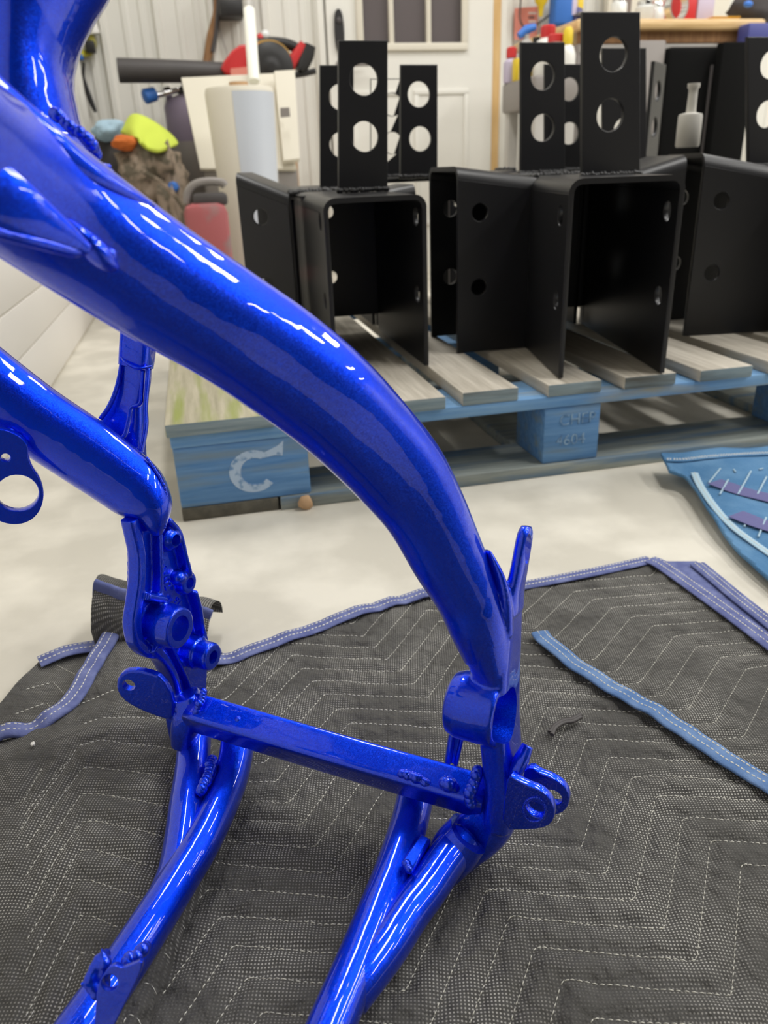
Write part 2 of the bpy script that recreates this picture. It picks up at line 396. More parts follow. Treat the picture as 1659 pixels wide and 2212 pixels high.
for k, (lx, ly) in enumerate(LAMPS):
    f = empty('ceiling_light', (lx, ly, CEIL), 'long white strip light on the ceiling, %s' % ['front row, nearest the left wall', 'front row, second from the left wall', 'front row, third from the left wall', 'front row, fourth from the left wall', 'front row, last before the right wall', 'back row, nearest the left wall', 'back row, middle one', 'back row, farthest from the left wall', 'added unseen behind the camera to light the frame, nearer the left wall', 'added unseen behind the camera to light the frame, farther from the left wall'][k], 'light', 'strip lights on the ceiling')
    bm = BM(); add_box(bm, (lx-0.15, ly-0.64, CEIL-0.06), (lx+0.15, ly+0.64, CEIL), 0.006); obj('housing', bm, M_WHITE, f)
    reparent_local(f)
# door with its half-lite window
dr = shell_root('door_1')
bm = BM()
for lo, hi in [((DX0, 3.955, 0), (0.855, 3.995, 2.03)), ((1.345, 3.955, 0), (DX1, 3.995, 2.03)), ((0.855, 3.955, 0), (1.345, 3.995, 0.975)), ((0.855, 3.955, 1.9), (1.345, 3.995, 2.03))]: add_box(bm, lo, hi)
obj('slab', bm, M_TRIM, dr)
def ring_box(bm, x0, x1, z0, z1, w_, y0, y1, bev=0.003):
    for lo, hi in [((x0, y0, z0), (x1, y1, z0+w_)), ((x0, y0, z1-w_), (x1, y1, z1)), ((x0, y0, z0+w_), (x0+w_, y1, z1-w_)), ((x1-w_, y0, z0+w_), (x1, y1, z1-w_))]: add_box(bm, lo, hi, bev)
bm = BM(); ring_box(bm, 0.838, 1.362, 0.958, 1.92, 0.03, 3.938, 3.956); obj('window_frame', bm, M_CREAM, dr)
for x in (1.0, 1.176):
    bm = BM(); add_box(bm, (x-0.011, 3.945, 0.98), (x+0.011, 3.97, 1.9), 0.003); obj('muntin', bm, M_CREAM, dr)
bm = BM(); add_box(bm, (0.865, 3.947, 1.42), (1.335, 3.968, 1.442), 0.003); obj('muntin', bm, M_CREAM, dr)
for x0, x1 in ((0.855, 0.995), (1.005, 1.17), (1.18, 1.345)):
    bm = BM(); add_box(bm, (x0, 3.972, 0.975), (x1, 3.978, 1.9)); obj('pane', bm, M_GLASS, dr)
for x0, x1 in ((0.80, 1.06), (1.10, 1.37)):
    bm = BM(); ring_box(bm, x0, x1, 0.2, 0.80, 0.022, 3.947, 3.956, 0.003); obj('moulding', bm, M_TRIM, dr)
bm = BM(); M_ = Matrix.Translation((0.758, 3.95, 1.035)) @ Matrix.Rotation(math.pi/2, 4, 'X')
me = flat_mesh(chaikin([(-0.022, -0.085), (0.022, -0.085), (0.022, 0.085), (-0.022, 0.085)], 3), [], 0.024, 0.003); me.transform(M_); lk = link('keypad_lock', me, M_BLK, dr, 30)
bm = BM(); add_lathe(bm, (0.758, 3.937, 1.075), (0, -1, 0), [(0.012, 0), (0.012, 0.004), (0.009, 0.006)], 16); obj('turn_button', bm, M_DGRY, lk)
bm = BM(); add_lathe(bm, (0.765, 3.955, 0.9), (0, -1, 0), [(0.03, 0), (0.03, 0.01), (0.012, 0.014), (0.012, 0.05)], 16); add_sweep(bm, [(Vector((0.765, 3.91, 0.9)), 0.011, 0.009), (Vector((0.83, 3.905, 0.9)), 0.01, 0.008), (Vector((0.88, 3.91, 0.9)), 0.008, 0.007)], n=12); obj('lever_handle', bm, M_GREY, dr)
shell_box('trim_1', (DX1+0.004, 3.965, 0), (DX1+0.042, 4.0, 2.06), M_JAMB)
bm = BM(); add_box(bm, (DX1+0.042, 3.972, 0), (DX1+0.08, 4.0, 2.09), 0.004); struct(obj('trim_2', bm, M_TRIM))
bm = BM(); add_box(bm, (DX0-0.04, 3.965, 0), (DX0-0.008, 4.0, 2.09), 0.004); struct(obj('trim_3', bm, M_TRIM))
bm = BM(); add_box(bm, (DX0-0.04, 3.965, 2.06), (DX1+0.08, 4.0, 2.1), 0.004); struct(obj('trim_4', bm, M_TRIM))

# ================================================================== pallet
PY0, PY1, PX0, PX1 = 1.08, 2.10, -0.071, 1.17
pal = empty('wooden_pallet', (0.55, 1.6, 0), 'worn blue wooden block pallet under the black steel brackets', 'pallet')
def board(name, lo, hi, m, m2=None, bev=0.002, face=None, parent=pal):
    bm = BM(); add_box(bm, lo, hi, bev); o = obj(name, bm, m, parent, 30)
    if m2:
        o.data.materials.append(m2)
        for p in o.data.polygons:
            if abs(p.normal[1]) > 0.7: p.material_index = 1
    return o
for x0, x1 in [(-0.071, 0.084), (0.112, 0.205), (0.243, 0.341), (0.37, 0.461), (0.51, 0.601), (0.64, 0.731), (0.773, 0.87), (0.905, 0.995), (1.03, 1.17)]:
    j = random.uniform(-0.004, 0.004)
    board('deck_board', (x0, PY0+j, 0.133), (x1, PY1+j, 0.153+random.uniform(-0.001, 0.001)), M_DECKG if x0 < 0 else M_DECK, M_LEAD)
for y0, y1 in [(PY0+0.004, 1.19), (1.53, 1.65), (1.99, PY1)]:
    board('stringer_board', (PX0+0.004, y0, 0.114), (PX1, y1, 0.133), M_RAIL)
blocks = []
for y0, y1 in [(PY0+0.006, 1.20), (1.53, 1.66), (1.98, PY1)]:
    for x0, x1 in [(-0.066, 0.128), (0.508, 0.605), (0.98, 1.168)]:
        blocks.append(board('block', (x0, y0, 0.02), (x1, y1, 0.114), M_BLUEW, None, 0.003))
board('base_board', (-0.066, PY0+0.003, 0), (0.077, 1.2, 0.02), M_DARKW); board('base_board', (0.08, PY0, 0), (PX1, 1.2, 0.02), M_BASE)
board('base_board', (-0.066, 1.53, 0), (PX1, 1.66, 0.019), M_BASE); board('base_board', (-0.066, 1.98, 0), (PX1, PY1, 0.02), M_BASE)
for x0, x1 in [(-0.066, 0.07), (0.5, 0.61), (1.03, PX1)]: board('base_runner', (x0, 1.2, 0), (x1, 1.98, 0.019), M_BASE)
# stencilled C on the corner block, worn print on the centre block
def stencil(block, outline, m=M_INK):
    me = flat_mesh(outline, [], 0.0012, 0.0001); me.transform(Matrix.Translation((0, PY0+0.0058, 0)) @ Matrix.Rotation(math.pi/2, 4, 'X')); link('lettering', me, m, block, 30)
arc = [(0.045+0.036*math.cos(t), 0.066+0.033*math.sin(t)) for t in np.radians(np.linspace(58, 318, 30))]
arci = [(0.047+0.021*math.cos(t), 0.066+0.021*math.sin(t)) for t in np.radians(np.linspace(318, 62, 26))]
stencil(blocks[0], arc+arci+[(0.078, 0.088), (0.090, 0.086), (0.093, 0.109), (0.084, 0.102)])
def lettering(txt, size, M, m, parent, th=0.0006, name='lettering'):
    cu = bpy.data.curves.new('t', 'FONT'); cu.body = txt; cu.size = size; cu.extrude = th; cu.align_x = 'CENTER'; cu.resolution_u = 3
    o = bpy.data.objects.new('t', cu); COL.objects.link(o); dg = bpy.context.evaluated_depsgraph_get()
    me = bpy.data.meshes.new_from_object(o.evaluated_get(dg)); bpy.data.objects.remove(o); bpy.data.curves.remove(cu)
    me.transform(M); return link(name, me, m, parent)
M_INK2 = mat('faded_print', C(140, 172, 200), 0.8, var=(C(84, 122, 164), 80, 0.42, 0.6))
F_ = Matrix.Rotation(math.pi/2, 4, 'X')
lettering('CHEP', 0.026, Matrix.Translation((0.565, PY0+0.0055, 0.083)) @ F_, M_INK2, blocks[1])
lettering('4604', 0.026, Matrix.Translation((0.555, PY0+0.0055, 0.049)) @ F_ @ Matrix.Shear('XZ', 4, (0, 0)), M_INK2, blocks[1])
reparent_local(pal)

# ================================================================== black steel brackets
def rnd_corner(a, c, b, r, n=5):
    """fillet c between a and b (2D)"""
    a, c, b = (Vector(q) for q in (a, c, b)); u = (a-c).normalized()*r; v = (b-c).normalized()*r
    return [tuple((c+u)*(1-t)**2 + c*2*t*(1-t) + (c+v)*t*t) for t in np.linspace(0, 1, n)]
def channel(root, p, d, L, W, zo, zi, zb, t=0.008, R=0.02, holes=(0.04, 0.115, 0.24), hr=0.0145, name='channel', back=False):
    """bent U channel, open side down and outer end open. p: (x,y) middle of its outer end; d: unit direction from the inner end outwards"""
    d = Vector((d[0], d[1], 0)).normalized(); s = Vector((-d.y, d.x, 0)); o = Vector((p[0], p[1], 0))
    n = 6; arcs = [(math.sin(a), math.cos(a)) for a in np.linspace(-math.pi/2, math.pi/2, 2*n)]
    def prof(z, inner):
        k = t if inner else 0; h = W/2-k; r = R-k; q = []
        for sgn in (-1, 1):
            seq = np.linspace(0, math.pi/2, n)
            a = [(sgn*(h-r+r*math.cos(x)), z-k-r+r*math.sin(x)) for x in seq]
            q += a if sgn < 0 else a[::-1]
        return q
    bm = BM(); rows = []
    for base, z in ((o, zo), (o-d*L, zi)):
        rows.append([[bm.verts.new(base + s*x + Vector((0, 0, zz))) for x, zz in prof(z, inn)] for inn in (False, True)])
    N = len(rows[0][0])
    for i in range(N-1):
        for q in (0, 1): bm.faces.new((rows[0][q][i], rows[0][q][i+1], rows[1][q][i+1], rows[1][q][i]))
        for e in (0, 1): bm.faces.new((rows[e][0][i], rows[e][1][i], rows[e][1][i+1], rows[e][0][i+1]))
    for i in (0, N-1): bm.faces.new((rows[0][0][i], rows[1][0][i], rows[1][1][i], rows[0][1][i]))
    ch = obj(name, bm, M_BLACK, root, 40)
    for sgn in (-1, 1):
        off = s*(sgn*(W/2-t/2)); b = o+off
        pts = [b+Vector((0, 0, zb)), b+Vector((0, 0, zo-R)), b-d*L+Vector((0, 0, zi-R)), b-d*L+Vector((0, 0, zb))]
        hs = [(b-d*holes[0]+Vector((0, 0, zb+h)), hr) for h in holes[1:]]
        me = plate_mesh(pts, hs, t, n=s*sgn, bev=0.001); link('leg', me, M_BLACK, ch, 30)
    if back:
        b = o-d*(L-t); pts = [b+s*(-W/2+t)+Vector((0, 0, zb+0.035)), b+s*(W/2-t)+Vector((0, 0, zb+0.035)), b+s*(W/2-t)+Vector((0, 0, zi-t)), b+s*(-W/2+t)+Vector((0, 0, zi-t))]
        hs = [(b-s*0.02+Vector((0, 0, zb+h)), hr*0.85) for h in holes[1:]]
        link('end_plate', plate_mesh(pts, hs, t, n=d, bev=0.001), M_BLACK, ch, 30)
    bm = BM(); weld(bm, [o-d*L+s*(-W/2+0.02)+Vector((0, 0, zi)), o-d*L+s*(W/2-0.02)+Vector((0, 0, zi))], 0.005); obj('weld_bead', bm, M_BLACK, ch, 60)
    return ch
def post_plate(root, Y, xa, xb, yt, yb_, holes, zb, r=0.0245, th=0.0095, yaw=0.0):
    """flat bar with two bolt holes: x from xa..xb px at depth Y, top at yt px"""
    y = (yt+yb_)/2
    tl, tr = Yp(xa, yt, Y), Yp(xb, yt, Y); bl, br = Yp(xa, yb_, Y), Yp(xb, yb_, Y)
    bl.z = br.z = zb
    if yaw:
        c = (tl+tr)/2; R = Matrix.Rotation(yaw, 3, 'Z'); wd = (tr-tl).length/2/max(0.3, math.cos(yaw))
        for q, sg in ((tl, -1), (tr, 1), (bl, -1), (br, 1)):
            z = q.z; q.xy = (c + R@Vector((sg*wd, 0, 0))).xy; q.z = z
    hs = []
    for hx, hy in holes:
        h = Yp(hx, hy, Y)
        if yaw: h.xy = ((tl+tr)/2).xy
        hs.append((h, r))
    n = (tr-tl).cross(tl-bl).normalized()
    if n.dot(CAM-tl) < 0: n = -n
    o = link('post_plate', plate_mesh([bl, br, tr, tl], hs, th, n=n, bev=0.0012), M_BLACK, root, 30)
    bm = BM(); weld(bm, [bl+n*0.006, br+n*0.006], 0.005); obj('weld_bead', bm, M_BLACK, o, 60)
    return o
def bracket(name_label, cx, cy, zt, W, arms, zb=0.1545):
    r = empty('steel_bracket', (cx, cy, zb), name_label, 'bracket', 'black steel post brackets on the pallet')
    bm = BM(); add_box(bm, (cx-W/2, cy-W/2, zt-0.014), (cx+W/2, cy+W/2, zt-0.004), 0.001); obj('base_plate', bm, M_BLACK, r)
    for d, L, zo, bk_, *deep in arms:
        d = Vector((d[0], d[1], 0)).normalized(); p = Vector((cx, cy, 0)) + d*(W/2+L)
        channel(r, p, d, L+(deep[0] if deep else 0), W, zo, zt, zb, back=bk_)
    return r
ZT = 0.446
b1 = bracket('black steel bracket at the left front of the pallet, its open channel facing the camera', 0.288, 1.60, 0.433, 0.168, [((0, -1), 0.245, 0.43, True, 0.11), ((-1, 0.30), 0.095, 0.472, False), ((1, 0), 0.05, 0.44, False), ((0, 1), 0.16, 0.44, False)])
post_plate(b1, 1.47, 730, 836, 88, 404, [(785, 172), (787, 295)], 0.436)
post_plate(b1, 1.80, 690, 763, 141, 398, [(735, 210), (736, 313)], 0.43)
b2 = bracket('black steel bracket at the middle front, tallest post plate and widest open channel', 0.683, 1.425, ZT, 0.172, [((-0.18, -1), 0.25, 0.446, True, 0.2), ((-1, 0.0), 0.15, 0.468, False), ((1, -0.08), 0.105, 0.472, False), ((0, 1), 0.17, 0.45, False)])
post_plate(b2, 1.31, 1256, 1380, 27, 366, [(1323, 118), (1316, 249)], ZT)
post_plate(b2, 1.58, 1123, 1218, 92, 374, [(1171, 164), (1171, 276)], 0.45)
b3 = bracket('black steel bracket at the right edge of the photo, partly cut off', 1.16, 1.36, 0.44, 0.172, [((-1, 0.15), 0.17, 0.474, False), ((0, -1), 0.2, 0.45, False), ((0, 1), 0.17, 0.45, False)])
post_plate(b3, 1.50, 1612, 1730, 80, 372, [(1664, 140), (1655, 247)], ZT)
b4 = bracket('black steel bracket in the second row, behind the left front one', 0.53, 1.95, 0.452, 0.15, [((-1, 0), 0.06, 0.45, False), ((1, 0), 0.06, 0.455, False)])
post_plate(b4, 1.86, 864, 944, 140, 386, [(904, 204), (907, 300)], 0.45, r=0.0255)
post_plate(b4, 2.08, 800, 866, 170, 384, [(847, 226), (848, 309)], 0.45, r=0.025)
b5 = bracket('black steel bracket in the second row, between the two front ones', 0.845, 1.93, 0.455, 0.16, [((-1, 0), 0.075, 0.45, False)])
post_plate(b5, 1.92, 1175, 1257, 139, 370, [(1229, 193), (1229, 288)], 0.45)
b6 = bracket('black steel bracket in the second row at right, its post plate turned sideways', 1.04, 1.90, 0.455, 0.15, [((1, 0), 0.05, 0.46, False)])
post_plate(b6, 1.80, 1300, 1394, 104, 362, [(1345, 180), (1345, 280)], 0.455)
post_plate(b6, 1.97, 1394, 1452, 136, 335, [(1418, 197), (1412, 275)], 0.455, r=0.024, yaw=0.75)
for b in (b1, b2, b3, b4, b5, b6): reparent_local(b)
M_BOTTLE = mat('grey_white_plastic', C(200, 197, 190), 0.5)
# white bottle standing on the bracket
q = Yp(1484, 318, 1.62)
r = empty('squeeze_bottle', q, 'small white squeeze bottle with long neck standing on a black bracket', 'bottle')
bm = BM(); add_lathe(bm, q, (0, 0, 1), [(0.022, 0), (0.0245, 0.003), (0.0245, 0.058), (0.023, 0.063), (0.011, 0.066)], 24); obj('body', bm, M_BOTTLE, r, 40)
bm = BM(); add_lathe(bm, q+Vector((0, 0, 0.064)), (0, 0, 1), [(0.010, 0), (0.009, 0.035), (0.0095, 0.045), (0.0125, 0.049), (0.0125, 0.056)], 20); obj('neck', bm, M_BOTTLE, r, 40)
reparent_local(r)
# ================================================================== the blue motorcycle frame
LAT = Vector((0.783, -0.622, 0)).normalized(); AX = Vector((-0.622, -0.783, 0)).normalized(); ZZ = Vector((0, 0, 1))
fr = empty('motorcycle_frame', (0.05, 0.46, 0.01), 'glossy candy blue motorcycle frame standing on the charcoal blanket', 'motorcycle frame')
def sw(bm, pts, up, ex=2.0, n=28, seg=8, **k):
    """pts: (px, py, depth, half width px, half thickness m)"""
    add_sweep(bm, [(D(x, y, d), hw*d/FPX, b) for x, y, d, hw, b in pts], up=up, ex=ex, n=n, seg=seg, **k)
def W(pts, r, gap=.5, par=None):
    bm = BM(); weld(bm, pts, r, gap); return obj('weld_bead', bm, M_BLUE, par or fr, 180)
# --- right spar
rs = [(-330, 150, .245, 172, .028), (-200, 240, .265, 166, .028), (-40, 350, .300, 158, .028), (128, 465, .335, 148, .028), (320, 596, .365, 136, .027), (488, 700, .390, 126, .026), (600, 775, .410, 124, .026), (706, 857, .430, 118, .026), (796, 944, .450, 110, .025),
      (867, 1025, .465, 103, .024), (918, 1103, .475, 91, .023), (966, 1200, .485, 82, .022), (1010, 1285, .492, 72, .020), (1034, 1355, .497, 64, .019), (1050, 1412, .503, 52, .015)]
vdir = -(FW*0.9 + RT*-0.2)
def spar_sec(th):
    # soft flats: upper bevel, main face, lower face
    return 1.0 + 0.012*math.cos(4*(th-0.5)) + 0.010*math.cos(7*th+0.4)
bm = BM(); sw(bm, rs, up=vdir, ex=2.0, n=64, seg=10, secfn=spar_sec); obj('right_spar', bm, M_BLUE, fr, 180)
# --- left spar
ls = [(-260, 640, .475, 80, .02), (-60, 800, .515, 78, .02), (68, 898, .536, 76, .02), (172, 968, .549, 75, .02), (262, 1032, .558, 70, .019), (300, 1064, .562, 65, .019), (327, 1096, .565, 48, .018), (337, 1128, .567, 27, .014), (340, 1152, .569, 12, .008)]
bm = BM(); sw(bm, ls, up=vdir, ex=2.3, n=48, seg=8, secfn=spar_sec); obj('left_spar', bm, M_BLUE, fr, 60)
W([D(318, 990, .552), D(342, 1026, .553), D(358, 1062, .556), D(361, 1100, .559), D(355, 1140, .561)], 0.0012, 0.35); 
# --- steering head
bm = BM()
sw(bm, [(40, 560, .40, 150, .03), (55, 440, .395, 150, .034), (58, 350, .39, 142, .036), (58, 290, .388, 122, .036), (58, 230, .386, 106, .036), (60, 150, .384, 92, .036), (62, 70, .382, 104, .038), (66, 0, .38, 128, .042), (70, -90, .378, 168, .05), (72, -150, .377, 178, .05)], up=vdir, n=48)
obj('head_casting', bm, M_BLUE, fr, 180)
W([D(118, 246, .350), D(140, 262, .350), D(165, 283, .352), D(190, 304, .357), (D(212, 336, .366))], 0.0030, 0.5)

W([D(150, 338, .338), D(175, 350, .339), D(205, 357, .343), D(235, 361, .352)], 0.0014, 0.5)
W([D(240, 372, .348), D(250, 388, .35), D(266, 396, .352)], 0.0014, 0.5)

# raised upper flange along the spar top, ending in a tongue
bm = BM(); sw(bm, [(-120, 140, .288, 66, .008), (0, 240, .296, 56, .008), (90, 306, .306, 44, .008), (180, 374, .320, 28, .008), (250, 416, .333, 18, .007), (318, 450, .347, 10, .005)], up=vdir, ex=2.6, n=28); obj('head_flange', bm, M_BLUE, fr, 180)
# lower gusset with rolled lip and boss
bm = BM()
sw(bm, [(-160, 330, .268, 96, .006), (-60, 395, .277, 86, .006), (30, 448, .287, 66, .006), (100, 490, .298, 45, .006), (150, 520, .307, 28, .006), (184, 541, .312, 15, .005)], up=vdir, ex=2.6, n=28)
sw(bm, [(-160, 425, .265, 15, .0032), (-60, 484, .275, 15, .0032), (0, 504, .284, 14, .0030), (60, 519, .291, 14, .0028), (120, 534, .300, 14, .0028), (160, 544, .307, 12, .0028), (186, 540, .311, 9, .0024)], up=vdir, n=16)
obj('gusset', bm, M_BLUE, fr, 180)
bm = BM(); sw(bm, [(140, 480, .316, 14, .006), (175, 512, .318, 22, .008), (208, 545, .322, 27, .009), (232, 570, .327, 20, .007), (244, 580, .33, 8, .003)], up=vdir, n=24); add_ell(bm, D(196, 522, .315), (.0034, .0034, .003)); add_ell(bm, D(237, 550, .322), (.003, .003, .003))
obj('boss', bm, M_BLUE, fr, 180)
# --- upright arm behind the left spar
up2 = -FW
bm = BM()
sw(bm, [(302, 640, .566, 34, .012), (300, 700, .569, 33, .012), (297, 760, .572, 33, .012), (294, 792, .574, 32, .011)], up=up2, ex=5)
sw(bm, [(294, 785, .575, 30, .009), (290, 820, .577, 32, .009), (281, 860, .58, 34, .009), (270, 905, .583, 44, .009), (262, 950, .586, 50, .009), (268, 1000, .59, 46, .009)], up=up2, ex=5)
obj('shock_arm', bm, M_BLUE, fr, 50)
for pts in [[(264, 780), (258, 815), (250, 845), (236, 878), (217, 905)], [(322, 795), (318, 840), (315, 880), (316, 915), (311, 950), (305, 975)], [(309, 800), (306, 845), (303, 872), (284, 881), (279, 905), (272, 935), (266, 945)]]:
    bm = BM(); sw(bm, [(x, y, .566, 4.5, .003) for x, y in pts], up=up2, n=12); obj('rib', bm, M_BLUE, fr, 180)
bm = BM(); sw(bm, [(262, 770, .566, 3.4, .003), (275, 785, .562, 3.4, .003), (300, 796, .561, 3.4, .003), (326, 793, .566, 3.4, .003)], up=up2, n=12); obj('rib', bm, M_BLUE, fr, 180)

# --- left pivot plate (lies in the plane of LAT)
PLa = D(380, 1350, .612)
L_ = lambda x, y, off=0.0: PL(x, y, PLa + LAT*off, LAT)
bm = BM()
def add_plate(bm, pts, th, holes=(), n=None, rnd=1, back=True):
    me = plate_mesh(pts, list(holes), th, n=n, rnd=rnd, back=back); bm.from_mesh(me); bpy.data.meshes.remove(me)
web = [(292, 1085), (340, 1085), (366, 1130), (384, 1160), (396, 1200), (404, 1236), (416, 1258), (416, 1285), (424, 1310), (431, 1372), (446, 1400), (450, 1440), (446, 1480), (452, 1520), (425, 1560), (392, 1590), (372, 1560), (368, 1490), (345, 1430), (310, 1400), (290, 1340), (292, 1200)]
add_plate(bm, [L_(x, y, -.004) for x, y in web], .008, n=LAT)
# left flange stands proud towards the camera side
def rib_on(pts, hw, depth, off=-.006):
    add_sweep(bm, [(L_(x, y, off+depth/2), hw_*.61/FPX, depth/2+.003) for (x, y), hw_ in zip(pts, hw)], up=LAT, ex=4, n=20, seg=6)
rib_on([(281, 1120), (288, 1155), (296, 1200), (296, 1250), (290, 1300), (285, 1345), (292, 1384), (312, 1406), (336, 1414)], [16, 14, 13, 13, 14, 15, 14, 12, 10], .006)
rib_on([(335, 1150), (336, 1200), (337, 1240), (336, 1288)], [5, 5, 5, 7], .008)
rib_on([(352, 1120), (376, 1150), (388, 1195), (400, 1240)], [7, 7, 6, 6], .009)
rib_on([(410, 1275), (420, 1310), (426, 1350), (434, 1385)], [6, 6, 6, 7], .009)
rib_on([(322, 1395), (350, 1428), (368, 1468), (376, 1515), (378, 1560), (386, 1600)], [14, 11, 9, 9, 9, 9], .010)
rib_on([(360, 1392), (380, 1432), (397, 1470), (402, 1490)], [5, 5, 5, 5], .006)
rib_on([(305, 1285), (330, 1290), (345, 1292)], [9, 9, 8], .010)
# bosses
pb = L_(345, 1346); RO = 44*.61/FPX
add_lathe(bm, pb - LAT*.004, LAT, [(RO*1.06, -.004), (RO*1.06, .014), (RO, .022), (RO*.97, .024)], 40)
b2_ = L_(414, 1407); add_lathe(bm, b2_ - LAT*.004, LAT, [(.0135, 0), (.0135, .012), (.0118, .0135), (.0118, .024), (.0105, .026)], 32)
add_ell(bm, L_(367, 1165), (.0085, .0085, .0085)); 
for x, y in ((366, 1164), (402, 1258)):
    add_lathe(bm, L_(x, y) - LAT*.006, LAT, [(.0095, 0), (.0095, .008), (.008, .010)], 28)
add_ell(bm, L_(384, 1248), (.007, .007, .006))
sw(bm, [(316, 1075, .583, 38, .012), (320, 1120, .586, 36, .012), (322, 1165, .592, 26, .008)], up=up2, ex=3)
# foot that meets the cross member
sw(bm, [(400, 1500, .615, 26, .012), (412, 1530, .618, 32, .016), (404, 1565, .622, 30, .016), (398, 1600, .628, 24, .014)], up=up2, ex=3)
# lug on the far left
NT = (LAT*0.35 + AX*0.94).normalized(); PT = L_(330, 1500)
lug = [(350, 1464), (318, 1452), (285, 1447), (262, 1453), (251, 1472), (253, 1494), (264, 1510), (286, 1526), (318, 1541), (350, 1552), (372, 1558), (376, 1510)]
add_plate(bm, [PL(x, y, PT, NT) for x, y in lug], .006, n=NT)
cut = BM()
add_lathe(cut, pb - LAT*.04, LAT, [(27*.61/FPX, 0), (27*.61/FPX, .1)], 40)
add_lathe(cut, b2_ + LAT*.008, LAT, [(.0055, 0), (.0055, .05)], 24)
for x, y in ((366, 1164), (402, 1258)): add_lathe(cut, L_(x, y) - LAT*.03, LAT, [(.0045, 0), (.0045, .06)], 20)
hp = PL(278, 1480, PT, NT); add_lathe(cut, hp - NT*.03, NT, [(14*.62/FPX, 0), (14*.62/FPX, .06)], 24)
lp = fuse('left_pivot_plate', bm, M_BLUE, fr, .0010, 3, cut)
# raised casting marks
def text_on(txt, x0, y0, x1, y1, size, off):
    """text read along (x0,y0)->(x1,y1) on the plate"""
    a, b = L_(x0, y0, off), L_(x1, y1, off); ux = (b-a).normalized(); uy = LAT.cross(ux); M = Matrix(((ux.x, uy.x, LAT.x, (a.x+b.x)/2), (ux.y, uy.y, LAT.y, (a.y+b.y)/2), (ux.z, uy.z, LAT.z, (a.z+b.z)/2), (0, 0, 0, 1)))
    lettering(txt, size, M, M_BLUE, lp, .0008, 'cast_lettering')
text_on('10V02', 338, 1200, 362, 1290, .0105, .0006)
text_on('91', 374, 1296, 386, 1316, .0085, .0006)
text_on('33', 374, 1360, 386, 1388, .0095, .0006)

# --- cross member: square tube, bright upper face
bm = BM()
add_sweep(bm, [(D(418, 1538, .612), .0122, .0122), (D(700, 1622, .572), .0122, .0122), (D(1048, 1722, .535), .0122, .0122)], up=ZZ*0.80 + (-FW)*0.42, ex=7, n=40, seg=12)
obj('cross_member', bm, M_BLUE, fr, 180)
W([D(440, 1494, .602), D(432, 1520, .598), D(420, 1548, .600), D(408, 1562, .605)], .0030, .7)
W([D(515, 1556, .589), D(530, 1574, .585), D(545, 1592, .583)], .0034, .5)

W([D(868, 1672, .540), D(895, 1679, .537), D(922, 1692, .535)], .0034, .45)
W([D(1032, 1664, .521), D(1024, 1690, .519), D(1014, 1718, .519), D(1022, 1742, .520)], .0040, .4)
W([D(962, 1692, .530), D(985, 1700, .529)], .0050, .4)

# --- cradle tubes
ZT_ = 0.036; RC = .0136
def zt(pts, z=ZT_, r=RC):
    return [(Zp(x, y, zz if (zz := (p[2] if len(p) > 2 else z)) else z), r, r) for p in pts for x, y in [p[:2]]]
bm = BM(); add_sweep(bm, zt([(524, 1562, .052), (514, 1595, .046), (508, 1640, .040), (490, 1705), (440, 1812), (385, 1903), (330, 1990), (258, 2100), (187, 2200), (110, 2310), (30, 2420)]), up=ZZ, n=36, seg=10); obj('cradle_tube', bm, M_BLUE, fr, 180)
bm = BM(); add_sweep(bm, zt([(424, 1560, .050), (421, 1590, .044), (415, 1660, .038), (404, 1740, .036), (396, 1810, .034), (384, 1880, .033), (366, 1930, .032)]), up=ZZ, n=36, seg=10); obj('cradle_strut', bm, M_BLUE, fr, 180)
bm = BM(); add_sweep(bm, zt([(902, 1680, .048), (897, 1720, .043), (882, 1785, .038), (848, 1890), (805, 2000), (762, 2105), (726, 2190), (680, 2300), (620, 2430)]), up=ZZ, n=36, seg=10); obj('cradle_tube', bm, M_BLUE, fr, 180)
bm = BM(); add_sweep(bm, zt([(1000, 1812, .040), (962, 1860, .038), (925, 1915, .036), (884, 1970, .035), (838, 2040, .035), (792, 2100, .034), (752, 2150, .032)]), up=ZZ, n=36, seg=10); obj('cradle_strut', bm, M_BLUE, fr, 180)
bm = BM()
weld(bm, [Zp(458, 1642, .050), Zp(452, 1664, .050), Zp(444, 1690, .050), Zp(436, 1716, .048)], .0045, .6)
obj('web_gusset', bm, M_BLUE, fr, 180)
bm = BM()
me = plate_mesh([Zp(x, y, .046) for x, y in [(909, 1808), (930, 1820), (890, 1890), (868, 1868)]], [], .008, rnd=0, bev=.0015); bm.from_mesh(me); weld(bm, [Zp(884, 1878, .052), Zp(878, 1866, .052)], .0028)
obj('web_gusset', bm, M_BLUE, fr, 60)
# --- right pivot plate
bm = BM(); AXW = lambda d, a: a*FPX/d
def post(pts, ex=5, up=LAT): sw(bm, [(x, y, d, AXW(d, a), b) for x, y, d, a, b in pts], up=up, ex=ex, n=36)
post([(1094, 1285, .501, .016, .008), (1083, 1390, .510, .020, .010), (1080, 1470, .516, .021, .010), (1080, 1560, .523, .021, .010), (1086, 1640, .529, .020, .010), (1090, 1700, .534, .020, .010), (1082, 1770, .541, .018, .010)])
post([(1106, 1320, .502, .014, .006), (1112, 1275, .499, .0135, .005), (1121, 1230, .496, .0115, .0046), (1130, 1180, .493, .0110, .0044), (1135, 1152, .4915, .0092, .0042), (1138, 1136, .491, .005, .003)], 3)
